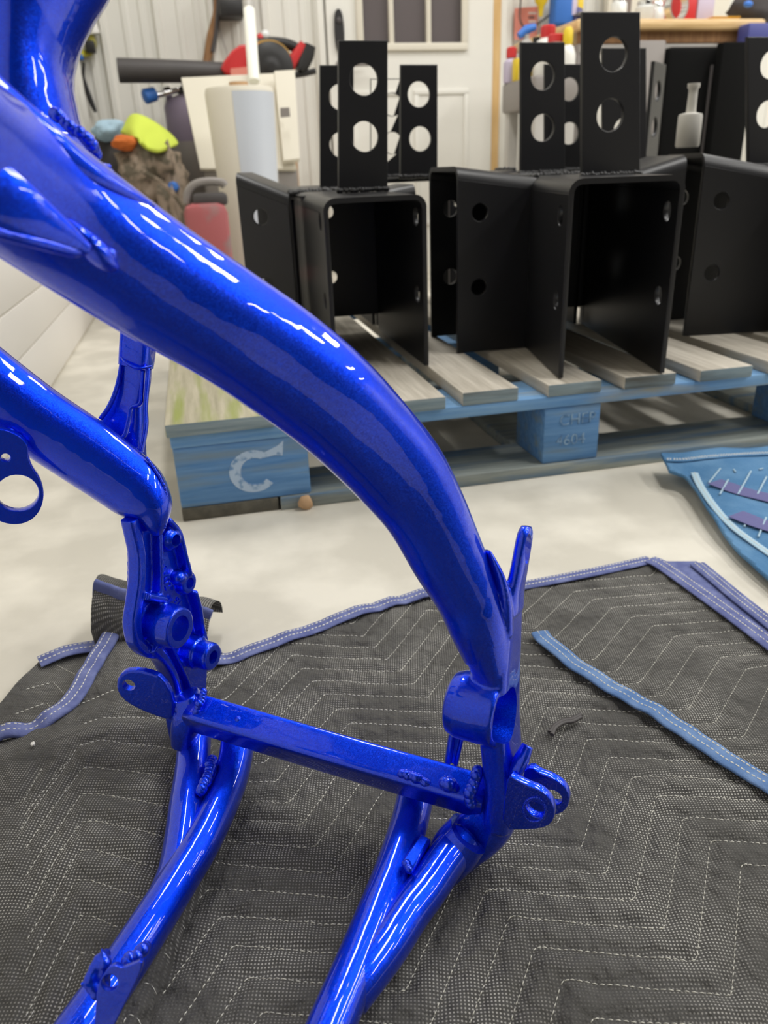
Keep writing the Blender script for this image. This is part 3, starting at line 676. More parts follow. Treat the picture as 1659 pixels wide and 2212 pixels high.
# casting that wraps the end of the spar
sw(bm, [(1012, 1290, .492, 66, .019), (1036, 1350, .496, 60, .018), (1052, 1410, .501, 50, .015), (1062, 1460, .507, 40, .013), (1064, 1520, .514, 34, .012)], up=vdir, ex=2.0, n=32)
sw(bm, [(1051, 1188, .484, 5, .006), (1060, 1212, .485, 10, .009), (1072, 1248, .488, 15, .012), (1082, 1300, .493, 18, .013), (1086, 1360, .500, 18, .012)], up=vdir, n=20)
sw(bm, [(1085, 1700, .534, 46, .014), (1066, 1760, .540, 46, .017), (1034, 1796, .547, 45, .018), (1000, 1826, .552, 42, .017), (970, 1858, .558, 40, .016), (958, 1872, .561, 37, .015)], up=LAT, ex=2.8, n=32)
# pivot tube, blind from the right
pc = D(1077, 1540, .508); RT_ = .0232
add_lathe(bm, pc - LAT*.034, LAT, [(RT_*.70, 0), (RT_*.90, .0025), (RT_, .009), (RT_, .024), (RT_*.97, .034), (RT_*.93, .0355)], 44)
cut = BM()
add_lathe(cut, pc - LAT*.024, LAT, [(.0160, 0), (.0184, .006), (.0190, .07)], 40)
sh = D(1138, 1184, .490); sa = (LAT*.70+AX*.71).normalized(); add_sweep(cut, [(sh+sa*.05, .0042, .0105), (sh-sa*.05, .0042, .0105)], up=ZZ, n=24)
rp = fuse('right_pivot_plate', bm, M_BLUE, fr, .0010, 5, cut)
PRa = D(1150, 1720, .530)
# collar where the plate's foot meets the strut
bm = BM(); sw(bm, [(1012, 1800, .534, 46, .018), (985, 1832, .537, 50, .019), (960, 1862, .541, 46, .018), (946, 1880, .545, 40, .016)], up=up2, ex=2.4, n=32); obj('collar', bm, M_BLUE, fr, 60)
# clevis: two lugs, the near one in front
def lug_plate(off, outline, hole, r, back_):
    P0 = PRa + AX*off
    f = lambda x, y: PL(x, y, P0, AX)
    me = plate_mesh([f(x, y) for x, y in outline], [(f(*hole), r)], .006, n=AX, rnd=1, bev=.0009); return link('clevis_lug', me, M_BLUE, fr, 30), f
near_o = [(1086, 1786), (1094, 1690), (1104, 1668), (1115, 1676), (1142, 1690), (1170, 1700), (1188, 1716), (1200, 1738), (1199, 1764), (1184, 1780), (1150, 1786)]
P0_off = 0.022
o1, f1 = lug_plate(P0_off, near_o, (1160, 1742), 19.5*.53/FPX, False)
far_o = [(1128, 1760), (1130, 1662), (1150, 1650), (1168, 1664), (1196, 1674), (1220, 1690), (1232, 1712), (1230, 1736), (1214, 1752), (1180, 1758)]
o2, f2 = lug_plate(-0.006, far_o, (1197, 1716), 18*.55/FPX, True)
bm = BM(); weld(bm, [f1(1158+24*math.cos(t), 1742+26*math.sin(t))+AX*.003 for t in np.linspace(0, 2*math.pi, 40)], .0009, .25); obj('hole_rim', bm, M_BLUE, o1, 180)
bm = BM(); sw(bm, [(1140, 1610, .512, 12, .006), (1126, 1640, .511, 16, .008), (1112, 1668, .512, 14, .008), (1106, 1684, .513, 8, .006)], up=up2, n=20); weld(bm, [D(1112, 1674, .507), D(1118, 1678, .507)], .003); obj('weld_bead', bm, M_BLUE, fr, 180)
# small bracket rod behind the cross member
bm = BM(); sw(bm, [(986, 1556, .548, 8, .004), (978, 1580, .552, 8, .004), (968, 1645, .556, 8, .004)], up=up2, n=16); sw(bm, [(1000, 1570, .55, 5, .003), (996, 1600, .553, 5, .003), (984, 1650, .557, 6, .003)], up=up2, n=14)
me = plate_mesh([D(x, y, .556) for x, y in [(968, 1645), (984, 1560), (1002, 1570), (986, 1652)]], [], .002, rnd=0); bm.from_mesh(me)
obj('stay_tab', bm, M_BLUE, fr, 60)
# --- ring bracket hanging from the left spar
PG = D(40, 1070, .522); NG = (LAT*.75+AX*.66).normalized(); G_ = lambda x, y: PL(x, y, PG, NG)
rg = [(-60, 930), (0, 925), (40, 940), (62, 962), (60, 985), (70, 1012), (88, 1036), (96, 1066), (90, 1098), (72, 1122), (44, 1134), (10, 1132), (-20, 1116), (-44, 1080), (-60, 1020)]
bm = BM(); add_plate(bm, [G_(x, y) for x, y in rg], .008, [(G_(38, 1066), 41*.535/FPX), (G_(12, 989), 8.5*.535/FPX)], NG, 2); obj('mounting_ring', bm, M_BLUE, fr, 30)
W([D(4, 938, .514), D(18, 932, .514), D(40, 948, .516), D(56, 958, .519)], .0032, .8); 
# --- tab clamped on the left cradle tube
dt = lambda x, y, o: Zp(x, y, .036)*(1-o) + CAM*o
bm = BM()
tabp = [(206, 2230), (210, 2150), (216, 2118), (226, 2100), (238, 2085), (252, 2080), (266, 2087), (282, 2082), (310, 2070), (308, 2092), (290, 2130), (262, 2185), (240, 2230)]
me = plate_mesh([D(x, y, .405) for x, y in tabp], [(D(240, 2118, .405), 17*.405/FPX)], .004, rnd=1); bm.from_mesh(me)
obj('clamp_tab', bm, M_BLUE, fr, 30)
bm = BM()
for x, y, d, r in [(228, 2062, .418, 13), (215, 2074, .414, 15), (204, 2092, .412, 14), (196, 2112, .410, 15), (200, 2132, .409, 15), (208, 2148, .408, 13), (226, 2080, .413, 16), (222, 2100, .414, 20), (220, 2125, .414, 20)]: add_ell(bm, D(x, y, d), r*d/FPX)
sw(bm, [(200, 2130, .409, 9, .003), (184, 2128, .407, 5, .002), (172, 2124, .406, 3, .001)], up=up2, n=12); sw(bm, [(230, 2066, .415, 6, .003), (222, 2058, .414, 5, .002), (218, 2050, .413, 2, .001)], up=up2, n=12)
fuse('clamp_casting', bm, M_BLUE, fr, .0010, 4)
W([D(275, 2078, .415), D(290, 2066, .417), D(306, 2052, .420), D(322, 2042, .424)], .0036, .6); 
reparent_local(fr)
# ================================================================== blankets
def inside(px_, py_, poly):
    x, y = px_, py_; c = np.zeros(x.shape, bool); n = len(poly); j = n-1
    for i in range(n):
        xi, yi = poly[i]; xj, yj = poly[j]
        m = ((yi > y) != (yj > y)) & (x < (xj-xi)*(y-yi)/((yj-yi) if yj != yi else 1e-9)+xi)
        c ^= m; j = i
    return c
def near_poly(P, poly):
    """nearest boundary point and distance"""
    best = np.full(len(P), 1e9); bp = P.copy()
    for i in range(len(poly)):
        a = np.array(poly[i]); b = np.array(poly[(i+1) % len(poly)]); ab = b-a; L = ab@ab
        if L < 1e-12: continue
        t = np.clip(((P-a)@ab)/L, 0, 1); q = a+t[:, None]*ab; d = np.hypot(*(P-q).T); m = d < best
        best[m] = d[m]; bp[m] = q[m]
    return bp, best
def seg_dist(P, segs):
    best = np.full(len(P), 1e9)
    for a, b in segs:
        a = np.array(a); b = np.array(b); ab = b-a; L = ab@ab
        t = np.clip(((P-a)@ab)/L, 0, 1); d = np.hypot(*(P-(a+t[:, None]*ab)).T); np.minimum(best, d, out=best)
    return best
def fnoise(P, s, seed=0):
    return np.array([mn.noise(Vector((x*s+seed, y*s-seed, seed*1.7))) for x, y in P])
def cloth(name, poly, hfun, res, m, parent):
    poly = [tuple(p) for p in poly]; A = np.array(poly); lo = A.min(0)-res; hi = A.max(0)+res
    xs = np.arange(lo[0], hi[0]+res, res); ys = np.arange(lo[1], hi[1]+res, res); X, Y = np.meshgrid(xs, ys); nx, ny = len(xs), len(ys)
    P = np.stack([X.ravel(), Y.ravel()], 1); ins = inside(P[:, 0], P[:, 1], poly); I = ins.reshape(ny, nx)
    cell = I[:-1, :-1] | I[1:, :-1] | I[:-1, 1:] | I[1:, 1:]
    jj, ii = np.nonzero(cell); quads = np.stack([jj*nx+ii, jj*nx+ii+1, (jj+1)*nx+ii+1, (jj+1)*nx+ii], 1)
    used = np.unique(quads); mp = np.full(nx*ny, -1); mp[used] = np.arange(len(used)); Q = P[used].copy(); out = ~ins[used]
    if out.any(): Q[out], _ = near_poly(Q[out], poly)
    z = hfun(Q); me = bpy.data.meshes.new(name)
    me.from_pydata(np.column_stack([Q, z]).tolist(), [], mp[quads].tolist()); me.validate(); me.update()
    return link(name, me, m, parent, 180)
def stitches(name, lines, poly, hfun, parent, pitch=0.0045, dash=0.68, r=0.00042, lift=0.0003, mt=M_THREAD):
    V = []; F = []
    for ln in lines:
        for a, b in zip(ln[:-1], ln[1:]):
            a = np.array(a); b = np.array(b); L = np.hypot(*(b-a)); n = max(1, int(L/pitch)); u = (b-a)/L
            for k in range(n):
                V.append((a+u*(k*pitch+pitch*(1-dash)/2), a+u*(k*pitch+pitch*(1+dash)/2)))
    if not V: return
    A = np.array([v[0] for v in V]); B = np.array([v[1] for v in V]); Mi = (A+B)/2
    k = inside(Mi[:, 0], Mi[:, 1], poly) & inside(A[:, 0], A[:, 1], poly) & inside(B[:, 0], B[:, 1], poly)
    A, B = A[k], B[k]; za, zb, zm = hfun(A), hfun(B), hfun((A+B)/2); vs = []; fs = []
    for a, b, h0, h1, h2 in zip(A, B, za, zb, zm):
        u = (b-a)/np.hypot(*(b-a)); s = np.array([-u[1], u[0]])*r; base = len(vs)
        for p, h, w_, up_ in ((a, h0, 0.5, 0.0), ((a+b)/2, h2, 1.0, 0.0006), (b, h1, 0.5, 0.0)):
            zz = h+lift+up_
            vs += [(*(p-s*w_), zz-r), (*p, zz+r), (*(p+s*w_), zz-r)]
        for i in (0, 3):
            o = base+i; fs += [(o, o+1, o+4, o+3), (o+1, o+2, o+5, o+4), (o+2, o, o+3, o+5)]
        fs += [(base, base+2, base+1), (base+6, base+7, base+8)]
    me = bpy.data.meshes.new(name); me.from_pydata(vs, [], fs); me.update(); o = link(name, me, mt, parent, 180); o['kind'] = 'stuff'; return o
def binding(name, pts, w_, m, parent, h=0.0016, zfun=None, rows=(0.25, -0.55), stitch=True, wob=0.0):
    """folded tape along an edge; pts 3D"""
    bm = BM(); P = cr([tuple(p) for p in pts], 8)
    if wob:
        for i in range(len(P)): P[i, 2] += wob*mn.noise(Vector((P[i, 0]*40, P[i, 1]*40, 3)))
    add_sweep(bm, [(Vector(p), w_/2, h) for p in P], n=16, seg=1, ex=3.0); o = obj(name, bm, m, parent, 70)
    if stitch:
        vs, fs = [], []; rr = 0.0005
        for off in rows:
            acc = 0.0
            for a, b in zip(P[:-1], P[1:]):
                L = np.linalg.norm(b-a); u = (b-a)/L; s = np.array([u[1], -u[0], 0]); s /= np.linalg.norm(s)
                k = -acc
                while k < L:
                    k0, k1 = max(k, 0), min(k+0.003, L)
                    if k1-k0 > 0.001:
                        base = len(vs)
                        for q in (a+u*k0, a+u*k1):
                            c = q+s*off*w_/2+np.array([0, 0, h*0.93]); vs += [tuple(c-s*rr), tuple(c+np.array([0, 0, 2*rr])), tuple(c+s*rr)]
                        fs += [(base, base+1, base+4, base+3), (base+1, base+2, base+5, base+4), (base, base+2, base+1), (base+3, base+4, base+5)]
                    k += 0.0046
                acc = (acc+L) % 0.0046
        me = bpy.data.meshes.new('stitching'); me.from_pydata(vs, [], fs); me.update(); st = link('stitching', me, M_THREAD, o, 180); st['kind'] = 'stuff'
    return o
def Z2(pts, z): return [tuple(Zp(x, y, z)[:2]) for x, y in pts]
def Z3(pts, z): return [Zp(x, y, z) for x, y in pts]
def stairs(o, th1, L1, th2, L2, step, ks, reps):
    """family of parallel stair-shaped stitch lines"""
    e1 = np.array([math.cos(math.radians(th1)), math.sin(math.radians(th1))])*L1; e2 = np.array([math.cos(math.radians(th2)), math.sin(math.radians(th2))])*L2
    lines = []
    for k in ks:
        p = np.array(o)+np.array(step)*k - (e1+e2)*reps[0]; ln = [p]
        for i in range(reps[0]+reps[1]): ln += [ln[-1]+e1, ln[-1]+e1+e2]
        out = []
        for i, q in enumerate(ln):   # rounded corners
            if 0 < i < len(ln)-1:
                a = ln[i-1]-q; b = ln[i+1]-q; a = a/np.hypot(*a)*0.004; b = b/np.hypot(*b)*0.004; out += [q+a, q+(a+b)*0.25, q+b]
            else: out.append(q)
        lines.append(out)
    return lines
def segs_of(lines): return [(a, b) for ln in lines for a, b in zip(ln[:-1], ln[1:])]

# near blanket (under the frame)
nb = empty('moving_blanket', (0.1, 0.4, 0), 'charcoal quilted moving blanket with violet binding under the blue frame', 'blanket')
main_px = [(440, 1398), (470, 1424), (560, 1400), (700, 1349), (850, 1300), (1000, 1266), (1062, 1258), (1110, 1300), (1150, 1352), (1178, 1386), (1250, 1440), (1350, 1500), (1450, 1560), (1560, 1632), (1700, 1720), (1760, 2400), (150, 2400), (380, 1980), (300, 1500)]
main = Z2(main_px, 0.012)
lines = stairs((0.141, 0.3575), -20, 0.10, 51, 0.104, (0.0073, -0.0247), range(-26, 22), (5, 4))
mseg = [s for s in segs_of(lines) if -0.35 < s[0][0] < 0.7 and -0.1 < s[0][1] < 1.0]
def h_main(P):
    d = seg_dist(P, mseg)
    return 0.009 + 0.0032*(1-np.exp(-(d/0.006)**1.4)) + 0.0016*fnoise(P, 28, 2) + 0.0014*fnoise(P, 80, 6) + 0.002*fnoise(P, 9, 5)
cloth('quilted_fabric', main, h_main, 0.0032, M_QUILT, nb)
stitches('stitching', lines, main, h_main, nb)
binding('binding', Z3([(455, 1408), (474, 1424), (560, 1398), (700, 1347), (850, 1298), (1000, 1264), (1060, 1256)], 0.014), 0.020, M_VIO, nb, wob=0.004)
binding('binding', Z3([(1166, 1366), (1180, 1385), (1250, 1439), (1350, 1500), (1450, 1560), (1560, 1632), (1720, 1730)], 0.017), 0.019, M_BIND, nb, h=0.002, wob=0.005)
# folded flap on the left
flap_px = [(-80, 1612), (0, 1588), (60, 1573), (112, 1548), (160, 1500), (200, 1438), (240, 1382), (290, 1322), (345, 1330), (420, 1440), (470, 1560), (480, 1690), (455, 1840), (422, 1920), (392, 2000), (345, 2110), (300, 2230), (280, 2330), (-100, 2330)]
ZF = 0.03
flap = Z2(flap_px, ZF)
ridge = Z2([(470, 1560), (480, 1690), (455, 1840), (422, 1920), (392, 2000), (345, 2110), (300, 2230), (280, 2330)], ZF)
rseg = list(zip(ridge[:-1], ridge[1:]))
q0 = Zp(330*600/1659+50, 1065*600/1659+1450, ZF)
fl = []
fpx = [[(15, 1590), (330, 1065), (420, 1055), (800, 1150)], [(0, 1780), (310, 1232), (400, 1235), (700, 1330)], [(0, 2040), (320, 1440), (400, 1440), (570, 1510)], [(150, 2160), (330, 1665), (400, 1665), (470, 1705)],
       [(10, 1400), (340, 885), (420, 875), (850, 965)], [(10, 1210), (345, 722), (430, 718), (900, 790)], [(10, 1050), (350, 570), (430, 560), (930, 615)], [(-20, 940), (330, 450), (470, 412), (930, 445)], [(350, 300), (470, 265), (830, 275)],
       [(0, 860), (130, 700), (210, 590), (260, 540)], [(-60, 780), (0, 770), (120, 560)], [(300, 150), (560, 80), (640, 60)], [(-20, 2107), (60, 1990), (0, 2080)], [(560, 2107), (610, 2002), (660, 2005), (720, 2060), (760, 2100)], [(700, 1810), (745, 1805), (790, 1830), (810, 1900)], [(820, 1615), (880, 1622), (920, 1650)], [(930, 1420), (990, 1440), (1000, 1470)]]
for ln in fpx: fl.append([np.array(Zp(50+x*600/1659, 1450+y*600/1659, ZF)[:2]) for x, y in ln])
fseg = segs_of(fl)
def h_flap(P):
    d = seg_dist(P, fseg); e = seg_dist(P, rseg)
    b = ZF - 0.002 - 0.020*np.exp(-(e/0.0045)**2)
    _, de = near_poly(P, flap)
    b = b - 0.008*np.exp(-(de/0.03)**2)
    return b + 0.004*(1-np.exp(-(d/0.007)**1.4)) + 0.002*fnoise(P, 25, 7) + 0.003*fnoise(P, 9, 9)
cloth('folded_flap', flap, h_flap, 0.0036, M_QUILT, nb)
stitches('stitching', fl, flap, h_flap, nb)
binding('binding', Z3([(-80, 1612), (0, 1586), (60, 1571), (112, 1546), (160, 1498), (200, 1436), (240, 1380), (288, 1324)], 0.026), 0.020, M_VIO, nb, h=0.003, wob=0.008)
# lower layer peeking out at the far left, and the standing loop of cloth behind the pivot plate
low_px = [(-60, 1560), (0, 1515), (40, 1470), (84, 1424), (150, 1404), (212, 1388), (320, 1384), (330, 1480), (200, 1600), (-60, 1680)]
low = Z2(low_px, 0.012)
lw = [[(55, 1490), (115, 1473), (140, 1500)], [(30, 1540), (100, 1515), (120, 1540)], [(120, 1430), (170, 1460), (230, 1452)]]
lwl = [[np.array(Zp(x, y, 0.012)[:2]) for x, y in ln] for ln in lw]
h_low = lambda P: 0.010 + 0.004*fnoise(P, 20, 4)
cloth('lower_layer', low, h_low, 0.005, M_QUILT, nb); stitches('stitching', lwl, low, h_low, nb)
binding('binding', Z3([(84, 1428), (150, 1406), (212, 1392), (330, 1390)], 0.014), 0.022, M_VIO, nb, wob=0.004)
def loop_sheet():
    base0, base1 = Zp(205, 1400, 0.012), Zp(452, 1428, 0.012); top0, top1 = Zp(216, 1246, 0.012), Zp(444, 1318, 0.012)
    n, k = 26, 14; V = []
    Yb = [base0, base1]; dirb = (FW - Vector((0, 0, FW.z))).normalized()
    for i in range(n+1):
        u = i/n; b = base0.lerp(base1, u); hgt = 0.064*(1-u)+0.040*u + 0.004*mn.noise(Vector((u*6, 0, 1)))
        for j in range(k+1):
            v = j/k; a = v*math.pi*0.96
            p = b + dirb*(0.050*(1-math.cos(a))/2*1.6) + Vector((0, 0, hgt*math.sin(a)**0.75))
            p += Vector((0.004*mn.noise(p*30), 0.004*mn.noise(p*33+Vector((5, 0, 0))), 0)); V.append(p)
    F = [(i*(k+1)+j, (i+1)*(k+1)+j, (i+1)*(k+1)+j+1, i*(k+1)+j+1) for i in range(n) for j in range(k)]
    me = bpy.data.meshes.new('standing_fold'); me.from_pydata([tuple(v) for v in V], [], F); me.update(); link('standing_fold', me, M_QUILT, nb, 180)
    top = [V[i*(k+1)+int(k*0.46)] + Vector((0, 0, 0.001)) - dirb*0.004 for i in range(0, n+1, 2)]
    bm = BM(); add_sweep(bm, [(p-Vector((0, 0, 0.006)), 0.004, 0.0125) for p in top], n=14, seg=2, ex=3); o = obj('binding', bm, M_VIO, nb, 70)
loop_sheet()
bm = BM()
for k in range(2):
    pts = [(1188+k*4, 1582), (1200, 1566), (1218, 1556), (1236, 1553), (1255, 1543)]
    add_sweep(bm, [(Vector(Zp(x, y+k*5, 0.018)), 0.0022, 0.0016) for x, y in pts], n=8)
obj('loose_thread', bm, M_DGRY, nb, 60)
near = Z2([(1760, 2330), (-100, 2330)], 0.012); near = near+[(near[1][0]-0.1, -1.2), (near[0][0]+0.25, -1.2)]
cloth('rear_part', near, lambda P: 0.011+0.003*fnoise(P, 9, 5), 0.03, M_QUILT, nb)
reparent_local(nb)
c = Zp(71, 1607, 0.034); bm = BM(); add_ell(bm, c, (0.0022, 0.0030, 0.0016), sub=1); tag(obj('paint_chip', bm, M_WHITE), 'tiny white chip lying on the blanket at the left edge', 'chip')

# second blanket lying under the near one, right of the frame
fb = empty('moving_blanket', (0.45, 0.65, 0), 'charcoal quilted blanket lower layer right of the frame, wide violet edge', 'blanket')
far_px = [(1055, 1268), (1140, 1262), (1300, 1231), (1402, 1208), (1432, 1216), (1520, 1278), (1600, 1334), (1720, 1420), (1780, 1800), (1400, 1600), (1120, 1390)]
far = Z2(far_px, 0.008)
flines = stairs((0.262, 0.536), -8, 0.118, 39, 0.10, (0.0115, -0.0235), range(-16, 16), (3, 3))
fsg = segs_of(flines)
def h_far(P):
    d = seg_dist(P, fsg); return 0.0035 + 0.0035*(1-np.exp(-(d/0.006)**1.4)) + 0.0012*fnoise(P, 40, 12)
cloth('quilted_fabric', far, h_far, 0.004, M_QUILT, fb); stitches('stitching', flines, far, h_far, fb)
binding('binding', Z3([(1090, 1268), (1140, 1263), (1300, 1232), (1404, 1209)], 0.008), 0.019, M_VIO, fb)
binding('binding', Z3([(1404, 1209), (1432, 1222), (1520, 1284), (1600, 1342), (1720, 1432)], 0.0095), 0.022, M_VIO, fb)
under = Z2([(1420, 1212), (1505, 1212), (1535, 1238), (1600, 1290), (1720, 1385), (1720, 1440), (1520, 1290)], 0.003)
cloth('under_edge', under, lambda P: 0.0028+0*P[:, 0], 0.006, M_VIO, fb)
binding('binding', Z3([(1506, 1218), (1540, 1246), (1600, 1296), (1720, 1390)], 0.005), 0.020, M_VIO, fb, rows=(0.35, -0.35))
reparent_local(fb)

# blue blanket at the right
bb = empty('moving_blanket', (0.9, 0.9, 0), 'blue quilted moving blanket with purple print beside the pallet', 'blanket')
bl_px = [(1427, 984), (1475, 986), (1560, 977), (1640, 975), (1760, 975), (1900, 1300), (1690, 1262), (1640, 1222), (1600, 1186), (1560, 1143), (1530, 1103), (1503, 1062), (1484, 1024), (1446, 1016)]
blp = [Zp(x, y, 0.030 if i < 4 or i > 11 else 0.02) for i, (x, y) in enumerate(bl_px)]
bl2 = [tuple(p[:2]) for p in blp]; eb = bl2[6:]+bl2[:1]; esg = list(zip(eb[:-1], eb[1:]))
def h_bl(P):
    y0 = bl2[0][1]; k = np.clip((P[:, 1]-0.62)/(y0-0.62), 0, 1); e = seg_dist(P, esg)
    return 0.016 + 0.018*k**2 + 0.006*(1-np.exp(-(e/0.03)**2)) + 0.004*fnoise(P, 14, 3)
bo = cloth('fabric', bl2, h_bl, 0.006, M_BLANKET_BLUE, bb)
sm = bo.modifiers.new('thick', 'SOLIDIFY'); sm.thickness = 0.005; sm.offset = -1
def zb_(x, y):
    p = Zp(x, y, 0.025)
    for _ in range(3): p = Zp(x, y, float(h_bl(np.array([p[:2]]))[0])+0.0015)
    return p
binding('edge_tape', [zb_(x, y) for x, y in [(1500, 1022), (1512, 1048), (1540, 1090), (1580, 1135), (1625, 1170), (1690, 1215)]], 0.011, M_CYAN, bb, h=0.0012, rows=(0.0,))
binding('edge_tape', [zb_(x, y) for x, y in [(1440, 994), (1480, 994), (1530, 988), (1640, 981), (1740, 980)]], 0.012, M_BLANKET_BLUE, bb, h=0.0015)
for pts in [[(1545, 1040), (1600, 1060), (1660, 1075), (1720, 1090)], [(1590, 1110), (1640, 1130), (1690, 1145)]]:
    bm = BM(); add_sweep(bm, [(zb_(x, y), 0.016, 0.0008) for x, y in pts], n=12, ex=3); obj('printed_patch', bm, M_PURPLE, bb, 60)
bm = BM()
for a, b in [((1531, 1043), (1556, 1012)), ((1555, 1068), (1573, 1036)), ((1594, 1068), (1622, 1018)), ((1636, 1068), (1656, 1030)), ((1585, 1014), (1589, 1020)), ((1608, 1138), (1614, 1123)), ((1638, 1160), (1655, 1118)), ((1640, 1014), (1648, 1012))]:
    add_sweep(bm, [(zb_(*a), 0.0014, 0.0012), (zb_((a[0]+b[0])/2, (a[1]+b[1])/2), 0.0014, 0.0012), (zb_(*b), 0.0014, 0.0012)], n=8)
o = obj('stitching', bm, M_CYAN, bb, 60); o['kind'] = 'stuff'
reparent_local(bb)
# ================================================================== clutter by the back wall
def lathe_thing(name, base, prof, m, label, cat, parts=(), group=None, axis=(0, 0, 1), n=24):
    """a turned thing; parts: (name, height, profile, material)"""
    r = empty(name, base, label, cat, group)
    bm = BM(); add_lathe(bm, base, axis, prof, n); obj('body', bm, m, r, 40)
    for pn, h, pr, pm in parts:
        bm = BM(); add_lathe(bm, Vector(base)+Vector(axis)*h, axis, pr, n); obj(pn, bm, pm, r, 40)
    reparent_local(r); return r
def lump(name, c, r, m, parent=None, amp=0.25, fq=14, sub=4, seed=0.0, squash=None, rough2=0.0):
    bm = BM(); g = bmesh.ops.create_icosphere(bm, subdivisions=sub, radius=1.0)['verts']
    for v in g:
        d = v.co.copy(); k = 1 + amp*mn.noise(d*1.7+Vector((seed, seed*2, 0))) + amp*0.5*(1-abs(mn.noise(d*3.6+Vector((seed, 0, 9))))*2) + rough2*mn.noise(d*9)
        v.co = Vector(c) + Vector((d.x*r[0]*k, d.y*r[1]*k, d.z*r[2]*k))
        if squash is not None: v.co.z = max(v.co.z, squash)
    return obj(name, bm, m, parent, 180)
# argon-like gas cylinder with a purple shoulder
q = Yp(415, 300, 3.66); gx = q.x
g = empty('gas_cylinder', (gx, 3.66, 0), 'grey gas cylinder with purple shoulder behind the leaning cream board', 'cylinder')
zt_ = Yp(400, 207, 3.66).z
bm = BM(); add_lathe(bm, (gx, 3.66, 0), ZZ, [(.09, 0), (.096, .01), (.096, zt_-.17)], 28, True); obj('body', bm, M_GREY, g, 40)
M_PUR = mat('purple_grey_paint', C(122, 110, 128), 0.5)
bm = BM(); add_lathe(bm, (gx, 3.66, zt_-.17), ZZ, [(.0965, 0), (.0965, .13), (.085, .155), (.05, .17), (.035, .175)], 28); obj('shoulder', bm, M_PUR, g, 40)
bm = BM(); add_lathe(bm, (gx, 3.66, zt_), ZZ, [(.03, 0), (.034, .005), (.034, .03), (.016, .034), (.016, .09), (.024, .092), (.024, .115)], 20); obj('valve', bm, M_DGRY, g, 40)
vz = Yp(400, 190, 3.66)
bm = BM(); add_lathe(bm, (gx, 3.66, vz.z), (Yp(340, 205, 3.62)-Vector((gx, 3.66, vz.z))), [(.012, 0), (.012, .07), (.026, .072), (.026, .10), (.012, .102), (.010, .17)], 16); obj('regulator', bm, M_CHROME, g, 40)
p0 = Yp(338, 202, 3.62); bm = BM(); add_lathe(bm, p0, Yp(308, 210, 3.6)-p0, [(.014, 0), (.026, .006), (.028, .05), (.02, .056)], 16); obj('knob', bm, M_BLU, g, 40)
reparent_local(g)
# tall tan box that carries the leaf blower
bx0, bx1 = Yp(476, 200, 3.45).x, Yp(632, 200, 3.45).x; bz = Yp(540, 197, 3.45).z
t = empty('cardboard_box', ((bx0+bx1)/2, 3.6, 0), 'tall tan cardboard box under the red leaf blower', 'box')
bm = BM(); add_box(bm, (bx0, 3.45, 0), (bx1, 3.80, bz-.004), .003); obj('carton', bm, M_TAN, t)
bm = BM(); add_box(bm, (bx0, 3.449, bz-.004), ((bx0+bx1)/2-.002, 3.801, bz), .001); obj('flap', bm, M_TAN, t)
bm = BM(); add_box(bm, ((bx0+bx1)/2+.002, 3.449, bz-.004), (bx1, 3.801, bz), .001); obj('flap', bm, M_TAN, t); reparent_local(t)
# red leaf blower
LB = 3.58; B_ = lambda x, y, o=0.0: Yp(x, y, LB+o)
lb = empty('leaf_blower', (B_(560, 190).x, LB, bz), 'red and black cordless leaf blower with long black tube on the tan box', 'leaf blower')
sc_ = 3.62/FPX
bm = BM(); add_sweep(bm, [(B_(255, 152), 20*sc_, 20*sc_), (B_(380, 154), 18.5*sc_, 18.5*sc_), (B_(486, 157), 17*sc_, 17*sc_)], up=ZZ, n=28); obj('blower_tube', bm, M_DGRY, lb, 40)
bm = BM()
me = plate_mesh([B_(x, y) for x, y in [(474, 146), (508, 102), (540, 98), (570, 100), (590, 120), (592, 170), (560, 192), (500, 192), (496, 166), (482, 162)]], [], .10, n=(0, -1, 0), rnd=1, bev=.008); bm.from_mesh(me); obj('housing', bm, M_RED, lb, 40)
bm = BM(); me = plate_mesh([B_(x, y, -.056) for x, y in [(498, 148), (540, 144), (540, 164), (498, 166)]], [], .006, n=(0, -1, 0)); bm.from_mesh(me); obj('side_badge', bm, M_PINK, lb, 40)
c = B_(585, 146, -.05)
bm = BM(); add_lathe(bm, c+Vector((0, .03, 0)), (0, -1, 0), [(41*sc_, 0), (41*sc_, .04), (38*sc_, .046), (20*sc_, .05), (14*sc_, .05), (11*sc_, .054), (4*sc_, .054)], 36); obj('fan_cover', bm, M_BLK, lb, 40)
bm = BM(); add_lathe(bm, c+Vector((0, .034, 0)), (0, -1, 0), [(46*sc_, 0), (46*sc_, .012)], 36); obj('trim_ring', bm, mat('brass_ring', C(190, 150, 80), .4), lb, 40)
bm = BM(); add_sweep(bm, [(B_(x, y), 9*sc_, 11*sc_) for x, y in [(545, 96), (570, 92), (600, 92), (625, 97), (648, 108)]], up=(0, -1, 0), n=16); obj('handle', bm, M_BLK, lb, 40)
bm = BM(); add_sweep(bm, [(B_(x, y), w_*sc_, .04) for x, y, w_ in [(655, 98, 9), (640, 120, 10), (622, 145, 11), (608, 158, 10)]], up=(0, -1, 0), ex=4, n=16); obj('battery_mount', bm, M_RED, lb, 40)
bm = BM(); add_sweep(bm, [(B_(x, y), w_*sc_, .045) for x, y, w_ in [(668, 100, 11), (662, 120, 13), (652, 142, 12), (645, 152, 8)]], up=(0, -1, 0), ex=4, n=16); obj('battery', bm, M_BLK, lb, 40)
bm = BM(); add_sweep(bm, [(B_(x, y), 5*sc_, .03) for x, y in [(600, 160), (640, 162), (680, 154)]], up=(0, -1, 0), ex=4, n=16); obj('foot', bm, M_BLK, lb, 40)
